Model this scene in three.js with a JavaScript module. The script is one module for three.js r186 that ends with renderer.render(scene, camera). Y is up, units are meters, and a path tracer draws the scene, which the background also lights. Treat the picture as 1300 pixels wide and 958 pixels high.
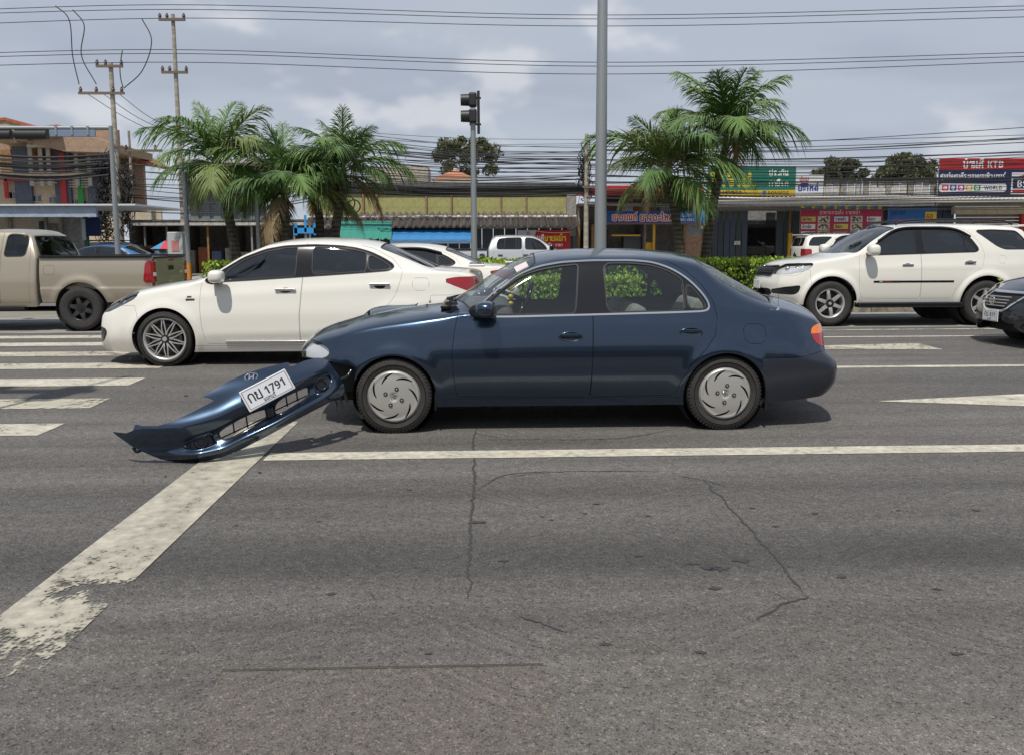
import * as THREE from 'three';
import { mergeGeometries } from 'three/addons/utils/BufferGeometryUtils.js';
import { RoundedBoxGeometry } from 'three/addons/geometries/RoundedBoxGeometry.js';
import { ImprovedNoise } from 'three/addons/math/ImprovedNoise.js';

const scene = new THREE.Scene();
const R = (d) => d * Math.PI / 180;
// ---- camera: eye 1.47 m above the road, 53 degree lens shifted upwards, looking slightly down ----
const camera = new THREE.PerspectiveCamera(2 * Math.atan(524 / 1050) * 180 / Math.PI, 1300 / 1048, 0.1, 900);
camera.position.set(0, 1.47, 0);
camera.rotation.order = 'YXZ';
camera.rotation.set(-Math.atan(127 / 1050), -R(1.84), -R(0.2));
camera.setViewOffset(1300, 1048, 0, 90, 1300, 958);
scene.add(camera);
const renderer = new THREE.WebGLRenderer({ antialias: true });
renderer.toneMapping = THREE.LinearToneMapping;
renderer.toneMappingExposure = 1.0;
renderer.shadowMap.enabled = true;

const noise = new ImprovedNoise();
const N3 = (x, y, z = 0) => noise.noise(x, y, z);
const fbm = (x, y, z = 0, o = 4) => { let s = 0, a = 0.5; for (let i = 0; i < o; i++) { s += a * N3(x, y, z + i * 7.3); x *= 2.03; y *= 2.03; z *= 2.03; a *= 0.5; } return s; };
const clamp = (x, a = 0, b = 1) => Math.min(b, Math.max(a, x));
const sstep = (a, b, x) => { const t = clamp((x - a) / (b - a)); return t * t * (3 - 2 * t); };
const mix = (a, b, t) => a + (b - a) * t;
let seed_ = 12345;
const rnd = (a = 1, b) => { seed_ = (seed_ * 1664525 + 1013904223) >>> 0; const r = seed_ / 4294967296; return b === undefined ? r * a : a + (b - a) * r; };

// ---- sky: pale hazy blue-grey air with layered cloud and a few brighter cumulus heads ----
{
  const W = 2048, H = 1024, d = new Float32Array(W * H * 4);
  for (let j = 0; j < H; j++) {
    const el = ((j + 0.5) / H - 0.5) * Math.PI, sy = Math.sin(el), cy = Math.cos(el);
    for (let i = 0; i < W; i++) {
      const az = ((i + 0.5) / W - 0.5) * 2 * Math.PI, x = Math.cos(az) * cy, z = Math.sin(az) * cy, y = Math.max(sy, 0);
      const up = Math.pow(y, 0.5);
      let r = mix(0.55, 0.345, up), g = mix(0.60, 0.41, up), b = mix(0.67, 0.535, up);
      const k = 1 / (y + 0.16), px = x * k, pz = z * k;
      const layer = sstep(-0.12, 0.34, fbm(px * 0.7 + 3.1, pz * 1.1 + 1.7, 0.3, 5));
      const dark = sstep(-0.05, 0.35, fbm(px * 0.9 - 8.2, pz * 1.4 + 4.4, 2.3, 5));
      r = mix(r, 0.53, layer * 0.36); g = mix(g, 0.57, layer * 0.36); b = mix(b, 0.63, layer * 0.36);
      r *= 1 - 0.13 * dark; g *= 1 - 0.12 * dark; b *= 1 - 0.10 * dark;
      const cu = fbm(Math.atan2(z, x) * 5.5 + 2.2, el * 13 + 0.6, 5.1, 5) + 0.12 * N3(az * 2.4 + 1.1, el * 5);
      const c = sstep(0.14, 0.32, cu) * sstep(0.02, 0.12, el) * sstep(1.2, 0.5, el) * 0.55;
      r = mix(r, 0.78, c); g = mix(g, 0.79, c); b = mix(b, 0.82, c);
      const o = (j * W + i) * 4; d[o] = r; d[o + 1] = g; d[o + 2] = b; d[o + 3] = 1;
    }
  }
  const t = new THREE.DataTexture(d, W, H, THREE.RGBAFormat, THREE.FloatType);
  t.mapping = THREE.EquirectangularReflectionMapping; t.magFilter = THREE.LinearFilter; t.minFilter = THREE.LinearFilter; t.needsUpdate = true;
  scene.background = t; scene.environment = t;
}
// ---- sun: high, behind the camera and a little to the left ----
const sun = new THREE.DirectionalLight(new THREE.Color(1.0, 0.95, 0.87), 3.9);
sun.position.set(-7, 45, 22.5); sun.target.position.set(0, 0, -10);
sun.position.add(sun.target.position);
sun.castShadow = true; sun.shadow.mapSize.set(4096, 4096); sun.shadow.radius = 1.5;
Object.assign(sun.shadow.camera, { left: -45, right: 45, top: 45, bottom: -45, near: 1, far: 140 });
scene.add(sun, sun.target);
// ================= helpers =================
const taken = {};
const numbered = (n) => { const k = taken[n] = (taken[n] ?? -1) + 1; return k ? n + '_' + String(k).padStart(3, '0') : n; };
function thing(name, label, category, pos = [0, 0, 0], turn = 0, group) {
  const o = new THREE.Group(); o.name = numbered(name); o.position.set(...pos); o.rotation.y = turn;
  o.userData = { label, category }; if (group) o.userData.group = group; scene.add(o); return o;
}
function part(name, geo, mat, parent) { const m = new THREE.Mesh(geo, mat); m.name = name; m.castShadow = m.receiveShadow = true; parent.add(m); return m; }
function solo(name, label, category, geo, mat, group) { const m = new THREE.Mesh(geo, mat); m.name = numbered(name); m.castShadow = m.receiveShadow = true; m.userData = { label, category }; if (group) m.userData.group = group; scene.add(m); return m; }
function struct(name, geo, mat) { const m = new THREE.Mesh(geo, mat); m.name = numbered(name); m.castShadow = m.receiveShadow = true; m.userData = { kind: 'structure' }; scene.add(m); return m; }
function dup(o, pos, turn, label, category) {
  const c = o.clone(); c.name = numbered(o.name.replace(/_\d{3}$/, '')); c.userData = { ...o.userData }; c.position.set(...pos); c.rotation.y = turn; if (label) c.userData.label = label; if (category) c.userData.category = category; scene.add(c); return c;
}
const box = (w, h, d, x = 0, y = 0, z = 0) => new THREE.BoxGeometry(w, h, d).translate(x, y, z);
const rbox = (w, h, d, r, x = 0, y = 0, z = 0, seg = 2) => new RoundedBoxGeometry(w, h, d, seg, r).translate(x, y, z);
const cyl = (r1, r2, h, x = 0, y = 0, z = 0, s = 16) => new THREE.CylinderGeometry(r1, r2, h, s).translate(x, y, z);
const V = (x, y, z) => new THREE.Vector3(x, y, z);
const tube = (pts, r, n = 24, s = 6, closed = false) => new THREE.TubeGeometry(new THREE.CatmullRomCurve3(pts.map((p) => V(...p)), closed), n, r, s, closed);
const plain = (g) => { const o = g.index ? g.toNonIndexed() : g; for (const k of Object.keys(o.attributes)) if (!['position', 'normal', 'uv'].includes(k)) o.deleteAttribute(k); return o; };
const join = (list) => { const a = list.map(plain); const hasUv = a.every((g) => g.attributes.uv); if (!hasUv) a.forEach((g) => g.deleteAttribute('uv')); return mergeGeometries(a); };
const rotZ = (g, a) => g.rotateZ(a);
const STD = (c, rough = 0.7, metal = 0, more = {}) => new THREE.MeshStandardMaterial({ color: Array.isArray(c) ? new THREE.Color().setRGB(...c) : c, roughness: rough, metalness: metal, ...more });
const PHY = (c, rough, metal, more = {}) => new THREE.MeshPhysicalMaterial({ color: Array.isArray(c) ? new THREE.Color().setRGB(...c) : c, roughness: rough, metalness: metal, ...more });
function dataTex(w, h, fn, srgb = false, rep = [1, 1]) {
  const d = new Uint8Array(w * h * 4);
  for (let j = 0; j < h; j++) for (let i = 0; i < w; i++) { const c = fn(i, j), o = (j * w + i) * 4; for (let k = 0; k < 4; k++) d[o + k] = clamp(c[k] ?? 1) * 255; }
  const t = new THREE.DataTexture(d, w, h); t.magFilter = t.minFilter = THREE.LinearFilter; t.wrapS = t.wrapT = THREE.RepeatWrapping; t.repeat.set(...rep); if (srgb) t.colorSpace = THREE.SRGBColorSpace; t.needsUpdate = true; return t;
}
function canvasTex(w, h, draw) { const c = document.createElement('canvas'); c.width = w; c.height = h; const g = c.getContext('2d'); draw(g, w, h); const t = new THREE.CanvasTexture(c); t.colorSpace = THREE.SRGBColorSpace; t.magFilter = THREE.LinearFilter; return t; }
// tileable fine noise used as grain / dirt on walls and metal
function tileNoise(n, period, oct, s = 0) {
  const a = new Float32Array(n * n); const TAU = Math.PI * 2;
  for (let j = 0; j < n; j++) for (let i = 0; i < n; i++) { const u = i / n * TAU, v = j / n * TAU, k = period / TAU; a[j * n + i] = fbm(Math.cos(u) * k + s, Math.sin(u) * k + Math.cos(v) * k * 1.3 + 5, Math.sin(v) * k * 1.3 + s, oct); }
  return a;
}
// ---- stroke letters for the Thai words on plates and signs (no font for them is at hand) ----
const THAI = { 'ก': [[.1, 1, .1, .5, 0, .35, .2, .08, .5, 0, .8, .1, .9, .35, .9, 1]], 'ย': [[.3, .2, .15, .05, .05, .25, .3, .45, .1, .6, .1, .95, .5, 1, .9, 1, .9, 0]], 'น': [[.02, .12, .12, .02, .2, .12, .2, 1, .7, .75, .92, .85, .85, 1, .75, .92, .8, .7, .8, 0]], 'ท': [[.02, .12, .12, .02, .2, .12, .2, 1], [.2, .5, .5, .05, .8, .1, .85, .3, .85, 1]], 'บ': [[.02, .1, .12, 0, .2, .1, .2, 1, .85, 1, .85, 0]], 'ร': [[.35, .85, .5, 1, .7, .9, .6, .6, .2, .4, .2, .12, .5, .05, .8, .1]], 'ส': [[.3, .75, .4, .6, .2, .55, .1, .75, .15, 1], [.1, .75, .1, .4, .4, .2, .8, .4, .85, 1], [.6, .3, .95, 0]], 'า': [[.1, .3, .35, .05, .65, .2, .65, 1]], 'พ': [[.02, .12, .12, .02, .2, .12, .2, 1, .5, .4, .8, 1, .85, 0]], 'ศ': [[.1, 1, .1, .35, .4, .1, .8, .25, .85, 1], [.3, .65, .5, .5, .4, .75], [.65, .15, .95, -.1]], 'ผ': [[.15, .1, .05, .3, .2, .4, .2, 1, .5, .6, .8, 1, .8, 0]], 'ม': [[.02, .12, .12, .02, .2, .12, .2, .85, .08, 1, .28, 1, .85, .95, .85, 0]], 'ะ': [[.1, .4, .5, .2, .6, .35], [.1, .9, .5, .7, .6, .85]], 'อ': [[.3, .5, .12, .4, .15, .15, .5, .05, .85, .2, .85, 1, .15, 1, .15, .7]], 'ต': [[.4, .9, .15, .9, .1, .4, .3, .1, .5, .25, .7, .1, .9, .4, .9, 1]], 'เ': [[.3, 0, .3, .9, .5, 1]], 'ว': [[.6, .85, .5, .95, .75, 1, .75, .3, .45, .05, .15, .25]], 'ค': [[.1, 1, .1, .35, .5, .05, .85, .3, .85, 1], [.1, .9, .4, .55, .5, .75]], 'ด': [[.15, 1, .1, .35, .5, .05, .85, .3, .85, 1], [.2, .9, .4, .6]], 'ป': [[.02, .1, .12, 0, .2, .1, .2, 1, .85, 1, .85, -.35]], 'ง': [[.5, .1, .65, .1, .65, .9, .5, 1, .1, .6]], 'ล': [[.25, .95, .1, .6, .35, .55, .45, .9], [.2, .5, .5, .1, .85, .3, .85, 1]], 'ี': [[-.8, -.12, -.5, -.36, -.1, -.12, -.8, -.12], [-.1, -.12, -.1, -.42]], 'ิ': [[-.8, -.12, -.5, -.36, -.1, -.12, -.8, -.12]], '้': [[-.6, -.3, -.45, -.5, -.5, -.25, -.05, -.5]], '่': [[-.2, -.2, -.2, -.5]], '์': [[-.4, -.15, -.2, -.25, -.3, -.1, -.05, -.45]], 'ุ': [[-.25, 1.12, -.12, 1.15, -.12, 1.4]], 'ู': [[-.4, 1.12, -.35, 1.4, -.12, 1.4, -.12, 1.12]], '.': [[.1, .95, .15, 1]], 'ฟ': [[.02, .12, .12, .02, .2, .12, .2, 1, .5, .4, .8, 1, .85, -.35]], 'ข': [[.15, .1, .05, .25, .25, .3, .2, 1, .85, 1, .85, 0]], 'ห': [[.02, .12, .12, .02, .2, .12, .2, 1], [.2, .6, .6, .3, .75, .1, .85, .3, .6, .4, .85, .6, .85, 1]], 'ไ': [[.1, -.2, .3, -.4, .4, -.2, .4, 1]], 'ั': [[-.6, -.2, -.5, -.35, -.4, -.15, -.05, -.35]] };
function thai(g, str, x, y, h, lw, color) {   // y is the baseline, h the letter height
  g.save(); g.strokeStyle = color; g.lineWidth = lw; g.lineCap = g.lineJoin = 'round';
  for (const ch of str) {
    if (ch === ' ') { x += h * 0.4; continue; }
    const gl = THAI[ch];
    if (!gl) { g.save(); g.fillStyle = color; g.font = 'bold ' + h * 1.38 + 'px sans-serif'; g.fillText(ch, x, y); x += g.measureText(ch).width + h * 0.04; g.restore(); continue; }
    const w = h * 0.72, mark = gl[0][0] < 0 || 'ี้ิ่์ุูั'.includes(ch), bx = mark ? x - h * 0.16 : x;
    for (const p of gl) { g.beginPath(); for (let i = 0; i < p.length; i += 2) { const X = bx + p[i] * w, Y = y - h + p[i + 1] * h; i ? g.lineTo(X, Y) : g.moveTo(X, Y); } g.stroke(); }
    if (!mark) x += 'าะ.เไ'.includes(ch) ? h * (ch === '.' ? 0.3 : 0.62) : h * 0.88;
  }
  g.restore(); return x;
}
// ---- curves ----
function pchip(xs, ys) {
  const n = xs.length, h = [], dl = [], m = new Array(n).fill(0);
  for (let i = 0; i < n - 1; i++) { h[i] = xs[i + 1] - xs[i]; dl[i] = (ys[i + 1] - ys[i]) / h[i]; }
  m[0] = dl[0]; m[n - 1] = dl[n - 2];
  for (let i = 1; i < n - 1; i++) if (dl[i - 1] * dl[i] > 0) { const a = 2 * h[i] + h[i - 1], b = h[i] + 2 * h[i - 1]; m[i] = (a + b) / (a / dl[i - 1] + b / dl[i]); }
  return (x) => {
    if (x <= xs[0]) return ys[0]; if (x >= xs[n - 1]) return ys[n - 1];
    let i = 0; while (x > xs[i + 1]) i++;
    const t = (x - xs[i]) / h[i], t2 = t * t, t3 = t2 * t;
    return ys[i] * (2 * t3 - 3 * t2 + 1) + m[i] * h[i] * (t3 - 2 * t2 + t) + ys[i + 1] * (-2 * t3 + 3 * t2) + m[i + 1] * h[i] * (t3 - t2);
  };
}
const table = (pairs) => pchip(pairs.map((p) => p[0]), pairs.map((p) => p[1]));
// closed outline -> signed distance (negative inside); round > 0 smooths the corners
function outline(pts, round = 0) {
  let P = pts;
  if (round) for (let k = 0; k < round; k++) { const Q = []; P.forEach((a, i) => { const b = P[(i + 1) % P.length]; const l = Math.hypot(b[0] - a[0], b[1] - a[1]) || 1, c = Math.min(.25, .032 / (k + 1) / l); Q.push([mix(a[0], b[0], c), mix(a[1], b[1], c)], [mix(b[0], a[0], c), mix(b[1], a[1], c)]); }); P = Q; }
  let x0 = 1e9, x1 = -1e9, y0 = 1e9, y1 = -1e9;
  for (const [x, y] of P) { x0 = Math.min(x0, x); x1 = Math.max(x1, x); y0 = Math.min(y0, y); y1 = Math.max(y1, y); }
  const f = (x, y) => {
    const bx = Math.max(x0 - x, x - x1, y0 - y, y - y1); if (bx > 0.06) return bx;
    let d = 1e9, inside = false;
    for (let i = 0, j = P.length - 1; i < P.length; j = i++) {
      const ax = P[j][0], ay = P[j][1], bxx = P[i][0], by = P[i][1], ex = bxx - ax, ey = by - ay, wx = x - ax, wy = y - ay, t = clamp((wx * ex + wy * ey) / (ex * ex + ey * ey || 1)), dx = wx - ex * t, dy = wy - ey * t;
      d = Math.min(d, dx * dx + dy * dy);
      if ((ay > y) !== (by > y) && x < ex * (y - ay) / (by - ay) + ax) inside = !inside;
    }
    return inside ? -Math.sqrt(d) : Math.sqrt(d);
  };
  f.pts = P; return f;
}
// ---- triangle soups: flat arrays of vertices [x y z nx ny nz s t] that can be split along the zero line of any field ----
const SV = 8;
function splitSoup(S, f) {
  const neg = [], pos = [], n = S.length / (3 * SV);
  for (let k = 0; k < n; k++) {
    const o = k * 3 * SV, v = [0, 1, 2].map((i) => S.slice(o + i * SV, o + (i + 1) * SV)), d = v.map((q) => f(q));
    const a = d.map((q) => q < 0), c = a[0] + a[1] + a[2];
    if (c === 3) { for (const q of v) neg.push(...q); continue; }
    if (c === 0) { for (const q of v) pos.push(...q); continue; }
    const lone = a.indexOf(c === 1), i1 = (lone + 1) % 3, i2 = (lone + 2) % 3;
    const cut = (i, j) => { const t = d[i] / (d[i] - d[j]); return v[i].map((q, m) => q + (v[j][m] - q) * t); };
    const p = cut(lone, i1), q = cut(lone, i2), one = c === 1 ? neg : pos, two = c === 1 ? pos : neg;
    one.push(...v[lone], ...p, ...q); two.push(...p, ...v[i1], ...v[i2], ...p, ...v[i2], ...q);
  }
  return [neg, pos];
}
function soupGeo(S, push = 0, mirror = 0, flip = false) {   // mirror: 0 near side, 1 far side, 2 both
  const n = S.length / SV, sides = mirror === 2 ? [1, -1] : mirror === 1 ? [-1] : [1], P = new Float32Array(n * 3 * sides.length), Q = new Float32Array(n * 3 * sides.length), U = new Float32Array(n * 2 * sides.length);
  let w = 0;
  for (const s of sides) for (let k = 0; k < n; k++) {
    const tri = k - k % 3, src = ((s < 0) !== flip) ? tri + [0, 2, 1][k % 3] : k, o = src * SV, l = Math.hypot(S[o + 3], S[o + 4], S[o + 5]) || 1, fl = flip ? -1 : 1;
    P[w * 3] = S[o] + S[o + 3] / l * push; P[w * 3 + 1] = S[o + 1] + S[o + 4] / l * push; P[w * 3 + 2] = s * (S[o + 2] + S[o + 5] / l * push);
    Q[w * 3] = fl * S[o + 3] / l; Q[w * 3 + 1] = fl * S[o + 4] / l; Q[w * 3 + 2] = fl * s * S[o + 5] / l;
    U[w * 2] = S[o]; U[w * 2 + 1] = S[o + 1]; w++;
  }
  const g = new THREE.BufferGeometry(); g.setAttribute('position', new THREE.BufferAttribute(P, 3)); g.setAttribute('normal', new THREE.BufferAttribute(Q, 3)); g.setAttribute('uv', new THREE.BufferAttribute(U, 2)); return g;
}
// grid of points -> soup with smooth normals; pt[i][j] = [x,y,z], st(i,j) = [s,t]
function gridSoup(pt, st, flip = false, sym = false) {
  const ni = pt.length, nj = pt[0].length, nr = pt.map((r) => r.map(() => [0, 0, 0])), S = [], tris = [];
  const add = (a, b, c) => {
    const A = pt[a[0]][a[1]], B = pt[b[0]][b[1]], C = pt[c[0]][c[1]], u = [B[0] - A[0], B[1] - A[1], B[2] - A[2]], v = [C[0] - A[0], C[1] - A[1], C[2] - A[2]];
    const n = [u[1] * v[2] - u[2] * v[1], u[2] * v[0] - u[0] * v[2], u[0] * v[1] - u[1] * v[0]];
    if (n[0] * n[0] + n[1] * n[1] + n[2] * n[2] < 1e-16) return;
    for (const q of [a, b, c]) { const m = nr[q[0]][q[1]]; m[0] += n[0]; m[1] += n[1]; m[2] += n[2]; }
    tris.push([a, b, c]);
  };
  for (let i = 0; i < ni - 1; i++) for (let j = 0; j < nj - 1; j++) { const a = [i, j], b = [i + 1, j], c = [i + 1, j + 1], d = [i, j + 1]; if (flip) { add(a, c, b); add(a, d, c); } else { add(a, b, c); add(a, c, d); } }
  if (sym) for (let i = 0; i < ni; i++) nr[i][nj - 1][2] = 0;
  for (const t of tris) for (const [i, j] of t) { const p = pt[i][j], n = nr[i][j], l = Math.hypot(...n) || 1, s = st(i, j); S.push(p[0], p[1], p[2], n[0] / l, n[1] / l, n[2] / l, s[0], s[1]); }
  return S;
}
// ================= ground, road, markings =================
// a pixel of the photograph gives a direction; the distance comes from the plane z or from the road
function ray(px, py) {
  const r = R(0.2), p = Math.atan(127 / 1050), w = R(1.84), x = (px - 650) / 1050, y = -(py - 434) / 1050;
  const x2 = x * Math.cos(r) + y * Math.sin(r), y2 = -x * Math.sin(r) + y * Math.cos(r), y3 = y2 * Math.cos(p) - Math.sin(p), z3 = -y2 * Math.sin(p) - Math.cos(p);
  return [x2 * Math.cos(w) - z3 * Math.sin(w), y3, x2 * Math.sin(w) + z3 * Math.cos(w)];
}
const atZ = (px, py, z) => { const d = ray(px, py), t = z / d[2]; return [d[0] * t, 1.47 + d[1] * t, z]; };
const onRoad = (px, py) => { const d = ray(px, py), t = -1.47 / d[1]; return [d[0] * t, d[2] * t]; };
// cambered carriageway: level by the kerb, highest under the second lane, edge of the overlay before the inner lane
const camber = table([[-14, .035], [-13.4, .04], [-11.5, .06], [-9.8, .055], [-8.4, .03], [-7.2, .004], [-6, 0], [0, 0]]);
const roadAt = (z) => z < -13.45 ? -0.02 : camber(z);
const grain = [tileNoise(512, 40, 3, 1.1), tileNoise(512, 6, 4, 7.7)];
const asphaltTex = (() => {
  const n = 1024, a = new Float32Array(n * n); for (let i = 0; i < a.length; i++) a[i] = rnd();
  const at = (x, y) => a[((y + n) % n) * n + ((x + n) % n)];
  const soft = (x, y) => (at(x, y) * 4 + at(x + 1, y) + at(x - 1, y) + at(x, y + 1) + at(x, y - 1)) / 8;
  const stones = []; const S = new Float32Array(n * n);
  for (let k = 0; k < 15000; k++) { const cx = rnd(n) | 0, cy = rnd(n) | 0, r = rnd(1.0, 3.6), v = rnd() < .5 ? rnd(.04, .24) : -rnd(.05, .22); for (let y = -4; y <= 4; y++) for (let x = -4; x <= 4; x++) if (x * x + y * y * 1.3 < r * r) S[((cy + y + n) % n) * n + ((cx + x + n) % n)] = v; }
  const V = (i, j) => 0.5 + (soft(i, j) - .5) * .85 + S[j * n + i] * 1.6 + grain[0][(j >> 1) * 512 + (i >> 1)] * .25;
  return { map: dataTex(n, n, (i, j) => { const v = clamp(V(i, j)), m = Math.pow(.36 + .64 * v, 1.0) * .95; return [m, m * .985, m * .965]; }, true), bump: dataTex(512, 512, (i, j) => { const v = clamp(V(i * 2, j * 2)); return [v, v, v]; }) };
})();
const asphalt = STD([.268, .257, .248], .86, 0, { map: asphaltTex.map, bumpMap: asphaltTex.bump, bumpScale: .006, vertexColors: true });
{
  const xs = [], zs = [];
  for (let x = -70; x < -7; x += 3) xs.push(x); for (let x = -7; x < 9; x += .07) xs.push(x); for (let x = 9; x <= 90; x += 3) xs.push(x);
  for (let z = 26; z > -1.6; z -= 2) zs.push(z); for (let z = -1.6; z > -7; z -= .05) zs.push(z); for (let z = -7; z > -13.4; z -= .16) zs.push(z); zs.push(-13.44, -13.45);
  const P = [], U = [], C = [], I = [], n = xs.length;
  zs.forEach((z, j) => xs.forEach((x) => {
    P.push(x, j === zs.length - 1 ? -.2 : camber(z), z); U.push(x / 1.7 + z * .013, z / 1.7 - x * .021);
    // tyre-polished tracks, oil and dust streaks drawn out along the lanes: stains with an outline of their own
    const s1 = fbm(x * .16 + 3, z * 2.6, 1.2, 4), s2 = fbm(x * .5, z * 6.5, 4.4, 3), bl = fbm(x * 1.1, z * 1.3, 8.1, 4);
    const track = Math.exp(-(((z + 3.72 + .10 * s1) / .34) ** 2)) * .9 + Math.exp(-(((z + 4.78) / .17) ** 2)) * .55 + Math.exp(-(((z + 3.08) / .10) ** 2)) * .45 + Math.exp(-(((z + 7.9) / .5) ** 2)) * .35;
    let v = 1.05 + .55 * s1 + .42 * s2 + .20 * bl - .85 * track * (.6 + 1.0 * s1 + .5 * bl + .5 * s2);
    const dust = sstep(-.15, .3, fbm(x * .8, z * 1.6, 12.3, 4)) * sstep(-3.3, -2.7, z);
    v = clamp(v * (1 + .12 * dust), .45, 1.4);
    C.push(v * (1 + .02 * dust), v, v * (1 - .035 * dust));
  }));
  for (let j = 0; j < zs.length - 1; j++) for (let i = 0; i < n - 1; i++) { const a = j * n + i; I.push(a, a + 1, a + n + 1, a, a + n + 1, a + n); }
  const g = new THREE.BufferGeometry(); g.setAttribute('position', new THREE.Float32BufferAttribute(P, 3)); g.setAttribute('uv', new THREE.Float32BufferAttribute(U, 2)); g.setAttribute('color', new THREE.Float32BufferAttribute(C, 3)); g.setIndex(I); g.computeVertexNormals();
  struct('road', g, asphalt);
}
const uvXZ = (g, s = 1) => { const p = g.attributes.position, u = new Float32Array(p.count * 2); for (let i = 0; i < p.count; i++) { u[i * 2] = p.getX(i) / s; u[i * 2 + 1] = p.getZ(i) / s; } g.setAttribute('uv', new THREE.BufferAttribute(u, 2)); return g; };
const flat = (w, d, x, y, z, sx = 1, sz = 1) => new THREE.PlaneGeometry(w, d, sx, sz).rotateX(-Math.PI / 2).translate(x, y, z);
const patchy = (base, amp, s, sd, period = 7) => { const a = tileNoise(256, period, 5, sd), b = tileNoise(256, 46, 2, sd + 3); return dataTex(256, 256, (i, j) => { const v = 1 + amp * (a[j * 256 + i] * 1.8 + b[j * 256 + i] * .9); return base.map((c) => Math.pow(clamp(c * v), 1 / 2.2)); }, true, s); };
const concreteMap = patchy([.36, .34, .30], .40, [1, 1], 3.3);
struct('inner_lane', uvXZ(flat(170, 3.6, 10, -.02, -15.2), 3), STD([1, 1, 1], .9, 0, { map: patchy([.26, .25, .235], .35, [1, 1], 5.5) }));
struct('far_carriageway', uvXZ(flat(170, 11.5, 10, -.03, -26), 4), STD([1, 1, 1], .9, 0, { map: patchy([.13, .126, .12], .3, [1, 1], 1.5) }));
struct('pavement', uvXZ(box(170, .22, 8, 10, -.01, -35.7), 4), STD([1, 1, 1], .9, 0, { map: concreteMap }));
struct('ground', uvXZ(flat(700, 700, 0, -.16, -120), 9), STD([1, 1, 1], .95, 0, { map: patchy([.22, .20, .16], .35, [1, 1], 9.1) }));
// utility slab let into the road
{ const [x0, z0] = onRoad(283, 853), [x1] = onRoad(691, 851); const g = struct('road_patch', uvXZ(flat(x1 - x0, 1.3, (x0 + x1) / 2, .004, z0 + .65), 1.5), STD([.295, .268, .243], .9, 0, { map: asphaltTex.map, bumpMap: asphaltTex.bump, bumpScale: .005 })); part('slab_joint', flat(x1 - x0, .009, (x0 + x1) / 2, .0085, z0), STD([.05, .045, .04], .95), g); }
// ---- paint ----
const paintNoise = [tileNoise(512, 5, 5, 4.1), tileNoise(512, 30, 4, 9.3)];
const paintTex = (wear) => dataTex(512, 512, (i, j) => { const a = paintNoise[0][j * 512 + i], b = paintNoise[1][j * 512 + i], t = 1 + a * .22 + b * .30; const al = sstep(wear - .10, wear + .12, .5 + a * .55 + b * .85); return [.80 * t, .785 * t, .735 * t, al]; }, true);
const paint = STD([.72, .70, .66], .8, 0, { map: paintTex(.13), transparent: true });
const paintOld = STD([.62, .60, .55], .85, 0, { map: paintTex(.30), transparent: true });
function sheet(name, poly, mat, label, lift = .004) { // poly of [x,z]; laid on the camber
  const s = new THREE.Shape(poly.map(([x, z]) => new THREE.Vector2(x, -z))), g = new THREE.ShapeGeometry(s), idx = g.index, p = g.attributes.position, P = [];
  for (let i = 0; i < p.count; i++) { const x = p.getX(i), z = -p.getY(i); p.setXYZ(i, x, roadAt(z) + lift, z); }
  g.computeVertexNormals(); return struct(name, uvXZ(g, 1.6), mat);
}
const strip = (name, x0, x1, z0, z1, mat, lift) => { const n = Math.max(1, Math.round(Math.abs(z1 - z0) / .25)); const g = new THREE.PlaneGeometry(x1 - x0, Math.abs(z1 - z0), 1, n).rotateX(-Math.PI / 2).translate((x0 + x1) / 2, 0, (z0 + z1) / 2), p = g.attributes.position; for (let i = 0; i < p.count; i++) p.setY(i, roadAt(p.getZ(i)) + (lift ?? .004)); return struct(name, uvXZ(g, 1.6), mat); };
strip('lane_line', -1.52, 40, -5.735, -5.535, paint);
strip('lane_line', 1.2, 40, -9.22, -9.09, paint);
strip('lane_line', 1.2, 40, -12.02, -11.90, paint);
strip('lane_line', 1.2, 40, -13.1, -12.98, paintOld);
// stop line, worn through by turning tyres towards the near end
{
  const tex = dataTex(256, 1024, (i, j) => {
    const u = i / 256, z = -6.75 + 4.75 * j / 1024, x = -1.94 + .39 * u, a = fbm(x * 5, z * 3.2, 1.1, 5), b = fbm(x * 16, z * 16, 3.3, 4), c = fbm(x * 60, z * 60, 6.1, 2);
    const gap = Math.exp(-(((z + 3.42 + .10 * a) / .10) ** 2)) * sstep(.05, .45, u + a * .6) * .6 + sstep(-3.25, -2.75, z) * (.22 + .22 * u) + sstep(-4.1, -3.7, z) * .14;
    const al = sstep(.10, .40, .62 + a * .45 + b * .55 + c * .6 - gap), t = 1 + a * .2 + b * .28; return [.76 * t, .745 * t, .70 * t, al];
  }, true);
  const g = new THREE.PlaneGeometry(.39, 4.75, 2, 20).rotateX(-Math.PI / 2).translate(-1.745, 0, -4.375), p = g.attributes.position;
  for (let i = 0; i < p.count; i++) p.setY(i, roadAt(p.getZ(i)) + .005);
  const u = g.attributes.uv; for (let i = 0; i < u.count; i++) u.setY(i, 1 - u.getY(i)); for (let i = 0; i < p.count; i++) { u.setXY(i, (p.getX(i) + 1.94) / .39, (p.getZ(i) + 6.75) / 4.75); }
  tex.wrapS = tex.wrapT = THREE.ClampToEdgeWrapping; struct('stop_line', g, STD([.66, .645, .60], .85, 0, { map: tex, transparent: true }));
}
for (let k = 0; k < 7; k++) { const z = -6.57 - k * 1.035, xe = -3.46 - k * .09; strip('crossing_bar', -14, xe, z - .21, z + .21, k % 3 === 1 ? paintOld : paint); }
sheet('lane_arrow', [onRoad(1113, 510), onRoad(1300, 501.5), [6.2, -7.70], [6.2, -6.95], onRoad(1300, 516)], paint);
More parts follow.
